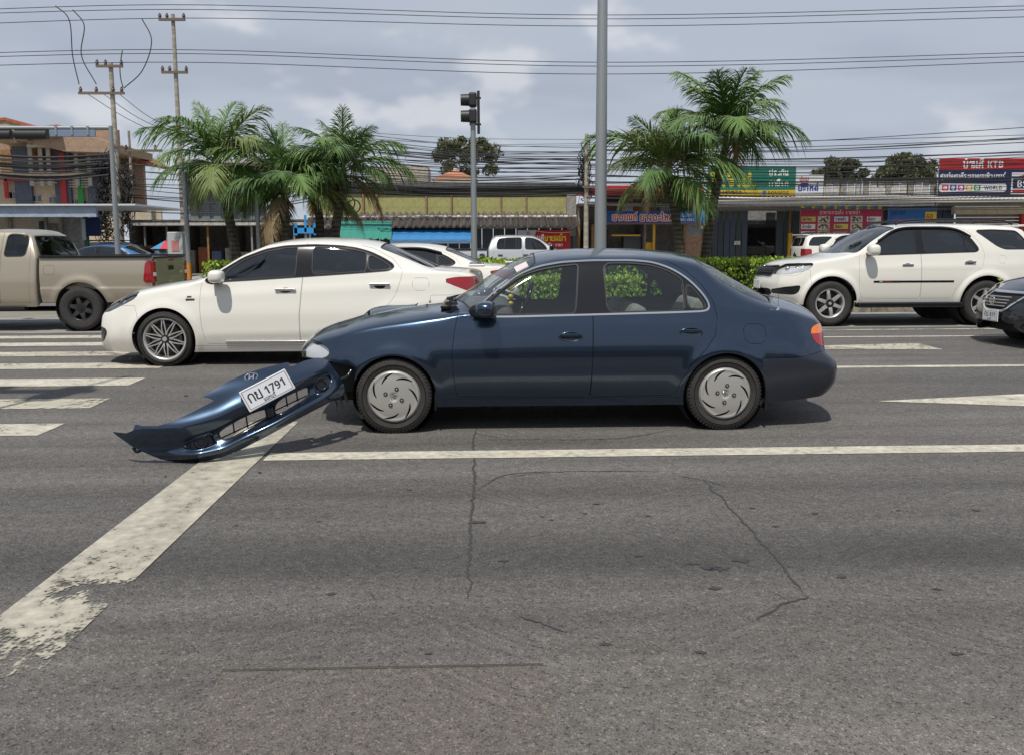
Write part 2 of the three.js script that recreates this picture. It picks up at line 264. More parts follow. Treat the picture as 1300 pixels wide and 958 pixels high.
sheet('lane_arrow', [[2.0, -10.95], onRoad(1044, 444.5), onRoad(1165, 441.5), onRoad(1197, 449.5), onRoad(1044, 449), [2.0, -10.45]], paintOld);
// ---- sealed cracks and oil spots ----
const tar = STD([.042, .041, .042], .75);
function crack(pts, w, lift = .003) {
  const Q = [], base = pts.map(([x, y]) => onRoad(x, y)), c = new THREE.CatmullRomCurve3(base.map(([x, z]) => V(x, 0, z)), false, 'centripetal'), n = Math.max(12, Math.round(c.getLength() / .025)), P = [], I = [];
  for (let i = 0; i <= n; i++) { const p = c.getPoint(i / n), t = c.getTangent(i / n), j = N3(p.x * 30, p.z * 30, 1) * .014 + N3(p.x * 7, p.z * 7, 5) * .02, ww = .7 * w * (.45 + .9 * Math.abs(N3(p.x * 14, p.z * 14, 9))) * Math.min(1, 6 * Math.min(i, n - i) / n + .2); P.push(p.x - t.z * (j - ww), roadAt(p.z) + lift, p.z + t.x * (j - ww), p.x - t.z * (j + ww), roadAt(p.z) + lift, p.z + t.x * (j + ww)); if (i < n) { const a = i * 2; I.push(a, a + 1, a + 3, a, a + 3, a + 2); } }
  const g = new THREE.BufferGeometry(); g.setAttribute('position', new THREE.Float32BufferAttribute(P, 3)); g.setIndex(I); g.computeVertexNormals(); if (g.attributes.normal.getY(0) < 0) { g.setIndex(I.reverse()); g.computeVertexNormals(); } return struct('road_crack', g, tar);
}
for (const [p, w] of [[[[605, 540], [600, 575], [602, 600], [599, 640], [596, 690], [595, 762]], .016], [[[607, 622], [640, 603], [692, 599], [770, 598], [842, 598]], .009], [[[862, 604], [895, 610], [922, 617]], .008], [[[893, 609], [920, 637], [953, 673], [995, 720], [1018, 753]], .012], [[[1027, 757], [1000, 765], [958, 787]], .014], [[[658, 782], [690, 793], [718, 803]], .011], [[[600, 558], [700, 558], [790, 556], [852, 545]], .009], [[[640, 556], [600, 550]], .007], [[[700, 599], [650, 604]], .006]]) crack(p, w);
const spots = [[605, 663, .05], [612, 664, .02], [757, 640, .02], [688, 656, .02], [822, 655, .025], [900, 720, .07], [915, 722, .05], [880, 716, .03], [940, 712, .05], [908, 747, .04], [743, 652, .018], [700, 660, .018], [955, 645, .02], [1035, 652, .03], [1140, 648, .02], [1240, 648, .03], [1068, 733, .03], [810, 706, .025], [420, 754, .03], [405, 662, .02], [300, 667, .02], [520, 622, .02], [1190, 748, .03], [985, 668, .02], [640, 712, .03], [890, 828, .03], [770, 818, .025], [1215, 830, .03], [545, 830, .02]];
for (const [px, py, r] of spots) { const [x, z] = onRoad(px, py), s = []; for (let k = 0; k < 14; k++) { const a = k / 14 * Math.PI * 2, q = r * .7 * (.35 + 1.3 * Math.abs(N3(px + Math.cos(a) * 1.3, py + Math.sin(a) * 1.3, 2))); s.push([x + Math.cos(a) * q * 1.7, z + Math.sin(a) * q]); } sheet('oil_spot', s, tar, '', .0035); }
// ================= cars =================
const M = {
  blue: PHY([0.038, 0.062, 0.102], 0.24, 0.88, { clearcoat: 1, clearcoatRoughness: 0.06 }),
  white: PHY([0.74, 0.718, 0.648], 0.38, 0.0, { clearcoat: 1, clearcoatRoughness: 0.04 }),
  beige: PHY([0.36, 0.315, 0.245], 0.38, 0.35, { clearcoat: 1, clearcoatRoughness: 0.05 }),
  silver: PHY([0.52, 0.53, 0.54], 0.36, 0.4, { clearcoat: 1, clearcoatRoughness: 0.06 }),
  black: PHY([0.008, 0.009, 0.013], 0.3, 0.1, { clearcoat: 1, clearcoatRoughness: 0.03 }),
  glassClear: PHY([0.80, 0.86, 0.84], 0.02, 0, { transmission: 1, ior: 1.75, thickness: 0 }),
  glassTint: PHY([0.10, 0.10, 0.11], 0.02, 0, { transmission: 1, ior: 1.95, thickness: 0 }),
  glassMid: PHY([0.30, 0.33, 0.34], 0.02, 0, { transmission: 1, ior: 1.7, thickness: 0 }),
  lens: PHY([0.93, 0.94, 0.94], 0.03, 0, { transmission: 1, ior: 1.45, thickness: 0 }),
  reflector: STD([0.74, 0.74, 0.74], 0.22, 0.42),
  lampDark: STD([0.10, 0.10, 0.11], 0.35, 0.5),
  rubber: STD([0.018, 0.018, 0.019], 0.62),
  blackTrim: STD([0.012, 0.012, 0.014], 0.14),
  seam: STD([0.012, 0.012, 0.013], 0.9),
  chrome: STD([0.78, 0.77, 0.75], 0.14, 1),
  alloy: STD([0.60, 0.59, 0.57], 0.30, 0.6),
  darkAlloy: STD([0.025, 0.025, 0.027], 0.4, 0.4),
  hubcap: STD([0.50, 0.49, 0.465], 0.34, 0.5),
  under: STD([0.03, 0.03, 0.03], 0.95),
  liner: STD([0.10, 0.10, 0.10], 0.9),
  red: PHY([0.30, 0.005, 0.008], 0.12, 0, { clearcoat: 1, clearcoatRoughness: 0.02 }),
  amber: PHY([0.72, 0.17, 0.012], 0.12, 0, { clearcoat: 1, clearcoatRoughness: 0.02 }),
  plate: STD([0.72, 0.73, 0.74], 0.35),
  bumperGrey: PHY([0.016, 0.020, 0.032], 0.34, 0, { clearcoat: .5, clearcoatRoughness: .25 }),
  seat: STD([0.10, 0.10, 0.105], 0.9), seatPale: STD([0.22, 0.215, 0.20], 0.92),
};
// tyre: dusty rubber with a grain of its own and real tread blocks
{
  const nz = tileNoise(128, 9, 4, 2.2);
  M.tyre = STD([1, 1, 1], 0.85, 0, { map: dataTex(128, 128, (i, j) => { const n = nz[j * 128 + i]; const v = 0.017 + 0.018 * clamp(0.5 + n * 1.4); const e = Math.pow(v, 1 / 2.2); return [e * 1.03, e, e * 0.96]; }, true, [6, 3]) });
}
const SEG = [3, 8, 10, 14, 14];
function carSoup(c) {
  const col = (k) => pchip(c.rows.map((r) => r[0]), c.rows.map((r) => r[k])), F = []; for (let k = 1; k <= 11; k++) F[k] = col(k);
  const sec = (x) => {
    const A = [F[2](x), F[1](x)], B = [F[4](x), F[3](x)], C = [F[6](x), F[5](x)], D = [F[8](x), F[7](x)], E = [F[10](x), F[9](x)], top = F[11](x);
    const pts = [], cr = (p0, p1, p2, p3, t) => [0, 1].map((k) => 0.5 * (2 * p1[k] + (p2[k] - p0[k]) * t + (2 * p0[k] - 5 * p1[k] + 4 * p2[k] - p3[k]) * t * t + (3 * p1[k] - p0[k] - 3 * p2[k] + p3[k]) * t * t * t));
    const side = [A, B, C, D], bulge = c.bulge ?? 0.012;
    for (let s = 0; s < 3; s++) for (let i = 0; i < SEG[s]; i++) pts.push([...cr(side[Math.max(0, s - 1)], side[s], side[s + 1], side[Math.min(3, s + 2)], i / SEG[s]), s + i / SEG[s]]);
    for (let i = 0; i < SEG[3]; i++) { const t = i / SEG[3], b = 4 * t * (1 - t) * bulge; pts.push([mix(D[0], E[0], t) + b, mix(D[1], E[1], t) + b * 0.5, 3 + t]); }
    for (let i = 0; i <= SEG[4]; i++) { const t = i / SEG[4], z = 1 - t; pts.push([E[0] * z, top - (top - E[1]) * Math.pow(z, c.crown ?? 2.1), 4 + t]); }
    for (let k = 0; k < (c.soft ?? 3); k++) { const q = pts.map((p) => p.slice()); for (let i = 1; i < pts.length - 1; i++) for (const d of [0, 1]) pts[i][d] = q[i][d] * 0.5 + (q[i - 1][d] + q[i + 1][d]) * 0.25; }
    return pts;
  };
  const x0 = c.rows[0][0], x1 = c.rows[c.rows.length - 1][0], st = [], rf = c.nose.r ?? 0.07, rr = c.tail.r ?? 0.07;
  const capRing = (xe, dir, r, dome) => { const L = []; for (let k = 10; k >= 1; k--) L.push({ x: xe, q: 1 - k / 10, in: r, e: -dir * dome * (1 - (1 - k / 10) ** 2) }); for (let k = 7; k >= 1; k--) { const a = k / 7 * Math.PI / 2; L.push({ x: xe + dir * r * (1 - Math.sin(a)), q: 1, in: r * (1 - Math.cos(a)), e: 0 }); } return L; };
  st.push(...capRing(x0, 1, rf, c.nose.dome ?? 0.02));
  const n = Math.round((x1 - x0 - rf - rr) / (c.step ?? 0.022));
  for (let i = 0; i <= n; i++) st.push({ x: x0 + rf + (x1 - x0 - rf - rr) * i / n, q: 1, in: 0, e: 0 });
  st.push(...capRing(x1, -1, rr, c.tail.dome ?? 0.02).reverse());
  const nf = table(c.nose.prof), tf = table(c.tail.prof), hw = Math.max(...c.rows.map((r) => r[6]));
  const bump = (c.wheels.arch ?? []).map((a) => a);
  const pt = st.map((s) => {
    const p = sec(s.x), ys = p.map((q) => q[1]), yc = (Math.min(...ys) + Math.max(...ys)) / 2, H = (Math.max(...ys) - Math.min(...ys)) / 2, W = Math.max(...p.map((q) => q[0]));
    const bn = 1 - sstep(x0, x0 + c.nose.blend, s.x), bt = sstep(x1 - c.tail.blend, x1, s.x);
    return p.map((q) => {
      let z = q[0] * (1 - s.in / W) * s.q, y = yc + (q[1] - yc) * (1 - s.in / H) * s.q, x = s.x + s.e;
      const k = (z / hw) ** 2;
      x += bn * (nf(y) + c.nose.bow * k) + bt * (tf(y) - c.tail.bow * k);
      if (q[2] < 3.2) for (const a of bump) { const d = Math.hypot(x - a.x, y - a.y); z += (c.flare ?? 0.012) * Math.exp(-(((d - a.r - 0.02) / 0.05) ** 2)) * sstep(0.1, 0.2, z); }
      if (c.crease && q[2] < 3.3) for (const k of c.crease) { const d = Math.abs(y - k.y - k.s * x); z += k.a * Math.exp(-d / k.w) * sstep(k.x0 - .3, k.x0, x) * sstep(k.x1 + .3, k.x1, x); }
      return [x, y, z];
    });
  });
  const tOf = sec((x0 + x1) / 2).map((q) => q[2]);
  return gridSoup(pt, (i, j) => [st[i].x, tOf[j]], false, true);
}
const sideF = (f, o = {}) => (v) => Math.max(f(v[0], v[1]), v[7] - (o.tmax ?? 4.02), (o.zmin ?? 0.02) - v[2], o.xmin !== undefined ? o.xmin - v[0] : -9);
const topF = (f, o = {}) => (v) => Math.max(f(v[6], (v[7] - 4) * 0.6), (o.tmin ?? 3.6) - v[7]);
const frontF = (f, xl) => (v) => Math.max(f(v[2], v[1]), v[0] - xl);
const backF = (f, xl) => (v) => Math.max(f(v[2], v[1]), xl - v[0]);
const near = { sgn: 1, mir: 0 }, far = { sgn: -1, mir: 1 };
// one car: the body surface is cut into panels, panes and lamps that keep the same smooth normals
function buildCar(group, c) {
  let S = carSoup(c); const seams = [], parts = {}, full = S;
  const surf = (x, y) => { let best = 1e9, r = [0, 0, 0, 0, 0, 1]; for (let o = 0; o < full.length; o += SV) { if (full[o + 7] > 4.1) continue; const d = (full[o] - x) ** 2 + (full[o + 1] - y) ** 2; if (d < best) { best = d; r = full.slice(o, o + 6); } } return r; };
  const put = (name, T, mat, op) => {
    if (!T.length) return; const L = [];
    if (op.center) L.push(part(name, soupGeo(T, op.push ?? 0, 2), mat, op.parent ?? group)); else for (const s of [near, far]) L.push(part(name, soupGeo(T, op.push ?? 0, s.mir), mat, op.parent ?? group));
    (parts[name] ??= []).push(...L); return L;
  };
  for (const a of c.wheels.arch) { [, S] = splitSoup(S, (v) => Math.max(Math.hypot((v[0] - a.x) * (a.k ?? 1), v[1] - a.y) - a.r, v[7] - 3.3)); }
  for (const op of c.ops) {
    const g = op.gap ?? 0; let T;
    if (op.remove) { [, S] = splitSoup(S, op.f); continue; }
    if (op.rim) { [T, S] = splitSoup(S, (v) => op.f(v) - op.rim); const [a, b] = splitSoup(T, op.f); put(op.rimName ?? 'trim', b, op.rimMat ?? M.rubber, { ...op, push: op.rimPush ?? 0.002 }); T = a; } else if (g) { [T, S] = splitSoup(S, (v) => op.f(v) - g); const [a, b] = splitSoup(T, op.f); seams.push(...b); T = a; } else [T, S] = splitSoup(S, op.f);
    const L = put(op.n, T, op.m, op);
    if (op.back) put(op.backName ?? 'reflector', T, op.back, { ...op, push: op.backPush ?? -0.05 });
  }
  if (seams.length) part('panel_seam', soupGeo(seams, -0.010, 2), M.seam, group);
  put('body', S, c.paint, { center: true });
  // inner lining and underside
  let I = full; for (const op of c.ops) if (op.pane || op.remove || op.back) [, I] = splitSoup(I, op.f);
  for (const a of c.wheels.arch) [, I] = splitSoup(I, (v) => Math.max(Math.hypot(v[0] - a.x, v[1] - a.y) - a.r, v[7] - 3.3));
  if (c.lining !== false) part('inner_lining', soupGeo(I, -0.03, 2, true), c.liningMat ?? M.liner, group);
  const xa = c.rows[0][0] + 0.25, xb = c.rows[c.rows.length - 1][0] - 0.2;
  part('underbody', join([box(xb - xa, 0.12, 1.06, (xa + xb) / 2, c.floor ?? 0.25, 0), box(c.wheels.wb - 0.75, 0.10, 1.5, c.wheels.wb / 2, (c.floor ?? 0.25) + 0.02, 0)]), M.under, group);
  // wheel wells and wheels
  for (const s of [1, -1]) for (const a of c.wheels.arch) {
    const g = new THREE.CylinderGeometry(a.r + 0.004, a.r + 0.004, 0.36, 36, 1, true).rotateX(Math.PI / 2).translate(a.x, a.y, s * (c.wheels.z - 0.16)), bk = new THREE.CircleGeometry(a.r, 36).translate(a.x, a.y, s * (c.wheels.z - 0.335));
    part('wheel_well', join([g, bk]), M.under, group);
  }
  for (const s of [1, -1]) for (const x of [0, c.wheels.wb]) { const w = c.wheels.make(); w.position.set(x, c.wheels.R, s * c.wheels.z); if (s < 0) w.rotation.y = Math.PI; w.rotation.z = (x + s) * 0.7; group.add(w); }
  return { parts, surf };
}
// ---- wheels ----
function tyreGeo(Ro, Ri, w) {
  const p = [[Ri, -w * 0.40], [Ri + 0.012, -w * 0.46], [(Ri + Ro) / 2, -w * 0.51], [Ro - 0.035, -w * 0.50], [Ro - 0.010, -w * 0.43], [Ro - 0.003, -w * 0.36]];
  for (const z of [-0.30, -0.12, 0.12, 0.30]) p.push([Ro, (z - 0.025) * w], [Ro - 0.008, (z - 0.018) * w], [Ro - 0.008, (z + 0.018) * w], [Ro, (z + 0.025) * w]);
  p.push([Ro - 0.003, w * 0.36], [Ro - 0.010, w * 0.43], [Ro - 0.035, w * 0.50], [Ro - 0.05, w * 0.503], [Ro - 0.053, w * 0.512], [(Ri + Ro) / 2, w * 0.515], [Ri + 0.016, w * 0.475], [Ri + 0.012, w * 0.455], [Ri, w * 0.40]);
  const g = new THREE.LatheGeometry(p.map(([r, z]) => new THREE.Vector2(r, z)), 64); g.rotateX(Math.PI / 2); return g;
}
const tyreBlocks = (Ro, w) => { const L = []; for (let k = 0; k < 64; k++) for (const s of [-1, 1]) L.push(box(0.005, 0.016, w * 0.10, 0, Ro - 0.0125, 0).translate(0, 0, s * w * 0.425).rotateZ(k / 64 * Math.PI * 2 + (s > 0 ? 0.03 : 0))); return join(L); };
function wheelGroup(Ro, Ri, w) { const g = new THREE.Group(); g.name = 'wheel'; const t = part('tyre', join([tyreGeo(Ro, Ri, w), tyreBlocks(Ro, w)]), M.tyre, g); return g; }
function discSoup(Rr, prof, nr = 26, na = 168) { const pt = []; for (let i = 0; i <= na; i++) { const a = i / na * Math.PI * 2, row = []; for (let j = 0; j <= nr; j++) { const r = Rr * j / nr; row.push([Math.cos(a) * r, Math.sin(a) * r, prof(r / Rr)]); } pt.push(row); } return gridSoup(pt, () => [0, 0], true); }
const fixN = (S) => { for (let o = 0; o < S.length; o += SV) if (S[o + 5] < 0) { S[o + 3] *= -1; S[o + 4] *= -1; S[o + 5] *= -1; } return S; };
function hubcapWheel() {
  const Ro = 0.293, Ri = 0.192, w = 0.185, g = wheelGroup(Ro, 0.200, w), Rr = 0.206;
  const prof = (q) => 0.088 + 0.020 * (1 - q * q) - 0.016 * sstep(0.0, 0.22, 0.22 - q) - 0.012 * sstep(0.92, 1, q) + 0.006 * sstep(0.80, 0.9, q) * sstep(1.0, 0.93, q);
  let S = fixN(discSoup(Rr, prof, 40, 220));
  const slot = (v) => {
    const r = Math.hypot(v[0], v[1]) / Rr; let d = 9;
    for (let k = 0; k < 7; k++) { const q = clamp((0.90 - r) / 0.30), a0 = k / 7 * 2 * Math.PI + q * 0.80, da = Math.atan2(Math.sin(Math.atan2(v[1], v[0]) - a0), Math.cos(Math.atan2(v[1], v[0]) - a0)) * r; const wd = 0.105 * Math.sin(Math.PI * clamp(q * 0.86 + 0.12)) * (1 - q * 0.4); d = Math.min(d, Math.max(Math.abs(da) - wd, r - 0.91, 0.63 - r)); }
    return d;
  };
  [, S] = splitSoup(S, slot);
  // swirl: each blade dips towards its slot
  part('hubcap', soupGeo(S), M.hubcap, g);
  part('wheel_disc', join([new THREE.CircleGeometry(Rr * 0.99, 40).translate(0, 0, 0.066), cyl(Rr, Rr, 0.12, 0, 0, 0, 40).rotateX(Math.PI / 2).translate(0, 0, -0.02)]), M.seam, g);
  for (let k = 0; k < 4; k++) { const a = k * Math.PI / 2 + 0.5; part('lug_recess', join([new THREE.TorusGeometry(0.0135, 0.003, 8, 20), new THREE.CircleGeometry(0.0135, 16).translate(0, 0, 0.0015)]).translate(Math.cos(a) * 0.066, Math.sin(a) * 0.066, 0.1085), M.rubber, g); part('lug_nut', cyl(0.006, 0.007, 0.006, 0, 0, 0, 6).rotateX(Math.PI / 2).translate(Math.cos(a) * 0.066, Math.sin(a) * 0.066, 0.112), M.alloy, g); }
  part('hub_emblem', emblemH(0.024).translate(0, 0, 0.1015), M.chrome, g);
  return g;
}
function emblemH(r) { // slanted letter in an oval
  const o = new THREE.TorusGeometry(r, r * 0.12, 8, 28).scale(1, 0.62, 1), bar = (x) => box(r * 0.2, r * 0.85, r * 0.16).applyMatrix4(new THREE.Matrix4().makeShear(0, 0, 0.35, 0, 0, 0)).translate(x, 0, 0);
  return join([o, bar(-r * 0.34), bar(r * 0.34), box(r * 0.6, r * 0.18, r * 0.16).rotateZ(0.35)]);
}
function spokeWheel(o) {
  const g = wheelGroup(o.Ro, o.Ri, o.w), zf = o.w * 0.5 - (o.dish ?? 0.02), L = [], D = [];
  const prof = [[o.Ri, -o.w * 0.42], [o.Ri - 0.012, -o.w * 0.40], [o.Ri - 0.03, -o.w * 0.1], [o.Ri - 0.022, zf - 0.01], [o.Ri - 0.012, zf + 0.008], [o.Ri + 0.008, zf + 0.014], [o.Ri + 0.010, zf + 0.004]];
  part('rim', new THREE.LatheGeometry(prof.map(([r, z]) => new THREE.Vector2(r, z)), 48).rotateX(Math.PI / 2), o.rimMat ?? M.alloy, g);
  const mk = (A) => { const q = new THREE.BufferGeometry(); q.setAttribute('position', new THREE.Float32BufferAttribute(A, 3)); q.computeVertexNormals(); return q; };
  for (const b of o.bars) { // [angle0, r0, angle1, r1, width0, width1]
    const [a0, r0, a1, r1, w0, w1] = b, n = 6, pt = [], L = [];
    for (let i = 0; i <= n; i++) { const t = i / n, r = mix(r0, r1, t), a = mix(a0, a1, t * t * (3 - 2 * t)), wd = mix(w0, w1, t) / 2, nx = -Math.sin(a), ny = Math.cos(a), cx = Math.cos(a) * r, cy = Math.sin(a) * r, z = zf + 0.012 * Math.sin(Math.PI * t) - 0.008 * (1 - t), h = Math.min(.03, w0 * 1.2); pt.push([[cx - nx * wd * 1.2, cy - ny * wd * 1.2, z - h], [cx - nx * wd, cy - ny * wd, z], [cx + nx * wd, cy + ny * wd, z], [cx + nx * wd * 1.2, cy + ny * wd * 1.2, z - h]]); }
    for (let i = 0; i < n; i++) for (let j = 0; j < 3; j++) { const q = [pt[i][j], pt[i + 1][j], pt[i + 1][j + 1], pt[i][j + 1]]; L.push(...q[0], ...q[2], ...q[1], ...q[0], ...q[3], ...q[2]); }
    part('spoke', mk(L), o.spokeMat ?? M.alloy, g);
  }
  part('hub', join([cyl(o.hub ?? 0.05, (o.hub ?? 0.05) * 1.1, 0.03, 0, 0, 0, 24).rotateX(Math.PI / 2).translate(0, 0, zf - 0.01)]), o.hubMat ?? M.darkAlloy, g);
  part('hub_cap', cyl(0.026, 0.028, 0.012, 0, 0, 0, 20).rotateX(Math.PI / 2).translate(0, 0, zf + 0.008), o.capMat ?? M.alloy, g);
  part('brake_disc', join([cyl(o.Ri * 0.72, o.Ri * 0.72, 0.02, 0, 0, 0, 32).rotateX(Math.PI / 2).translate(0, 0, 0.0), new THREE.CircleGeometry(o.Ri * 0.98, 32).translate(0, 0, -0.04)]), STD([0.05, 0.05, 0.05], 0.5, 0.4), g);
  return g;
}
const protoWheel = (make) => { let p; return () => { p ??= make(); return p.clone(); }; };
function handleGeo(w, h) { return rbox(w, h, 0.022, h * 0.45, 0, 0, 0, 3); }
function mirrorGeo(w, h, d) { const g = new THREE.SphereGeometry(1, 24, 16); const p = g.attributes.position; for (let i = 0; i < p.count; i++) { const e = (v, k) => Math.sign(v) * Math.pow(Math.abs(v), k); p.setXYZ(i, e(p.getX(i), 0.72) * d, e(p.getY(i), 0.7) * h, e(p.getZ(i), 0.7) * w); } g.computeVertexNormals(); return g; }
// ---- the dark blue saloon ----
function glassSet(dlo, panes, glass, rimMat) {
  const L = panes.map((p) => ({ n: 'side_window', f: sideF(outline(p, 2)), m: glass, push: -0.008, pane: true, rim: 0.010, rimName: 'window_seal', rimMat: M.rubber, rimPush: -0.002 }));
  L.push({ n: 'pillar_trim', f: sideF(outline(dlo, 2)), m: M.blackTrim, push: -0.001, rim: rimMat ? 0.014 : 0.008, rimName: 'window_moulding', rimMat: rimMat ?? M.rubber, rimPush: 0.004 });
  return L;
}
function interior(g, o) {
  const seat = (x, z, w, mat) => {
    const s = part('seat', join([rbox(0.52, 0.16, w, 0.06, x, o.h, z, 3), rbox(0.15, 0.66, w, 0.06, 0, 0.33, 0, 3).rotateZ(-o.lean).translate(x + 0.24, o.h + 0.02, z)]), mat ?? M.seat, g); return s;
  };
  seat(o.fx, 0.36, 0.48, o.mat); seat(o.fx, -0.36, 0.48, o.mat);
  if (o.rx) for (const z of [-0.34, 0.34]) seat(o.rx, z, 0.62, o.mat);
  part('dashboard', rbox(0.42, 0.26, 1.30, 0.08, o.dx, o.dy, 0, 3), M.liner, g);
  part('steering_wheel', join([new THREE.TorusGeometry(0.175, 0.014, 8, 36), box(0.33, 0.035, 0.02), cyl(0.05, 0.05, 0.03, 0, 0, 0, 16).rotateX(Math.PI / 2), cyl(0.02, 0.02, 0.3, 0, 0, 0, 8).rotateX(Math.PI / 2).translate(0, 0, 0.15)]).rotateY(-Math.PI / 2).rotateZ(-0.35).translate(o.dx + 0.36, o.dy + 0.10, -0.36), M.blackTrim, g);
}
const blueCar = thing('blue_sedan', 'dark blue four-door sedan with its front bumper torn off', 'car', [-0.71, 0, -7.14]);
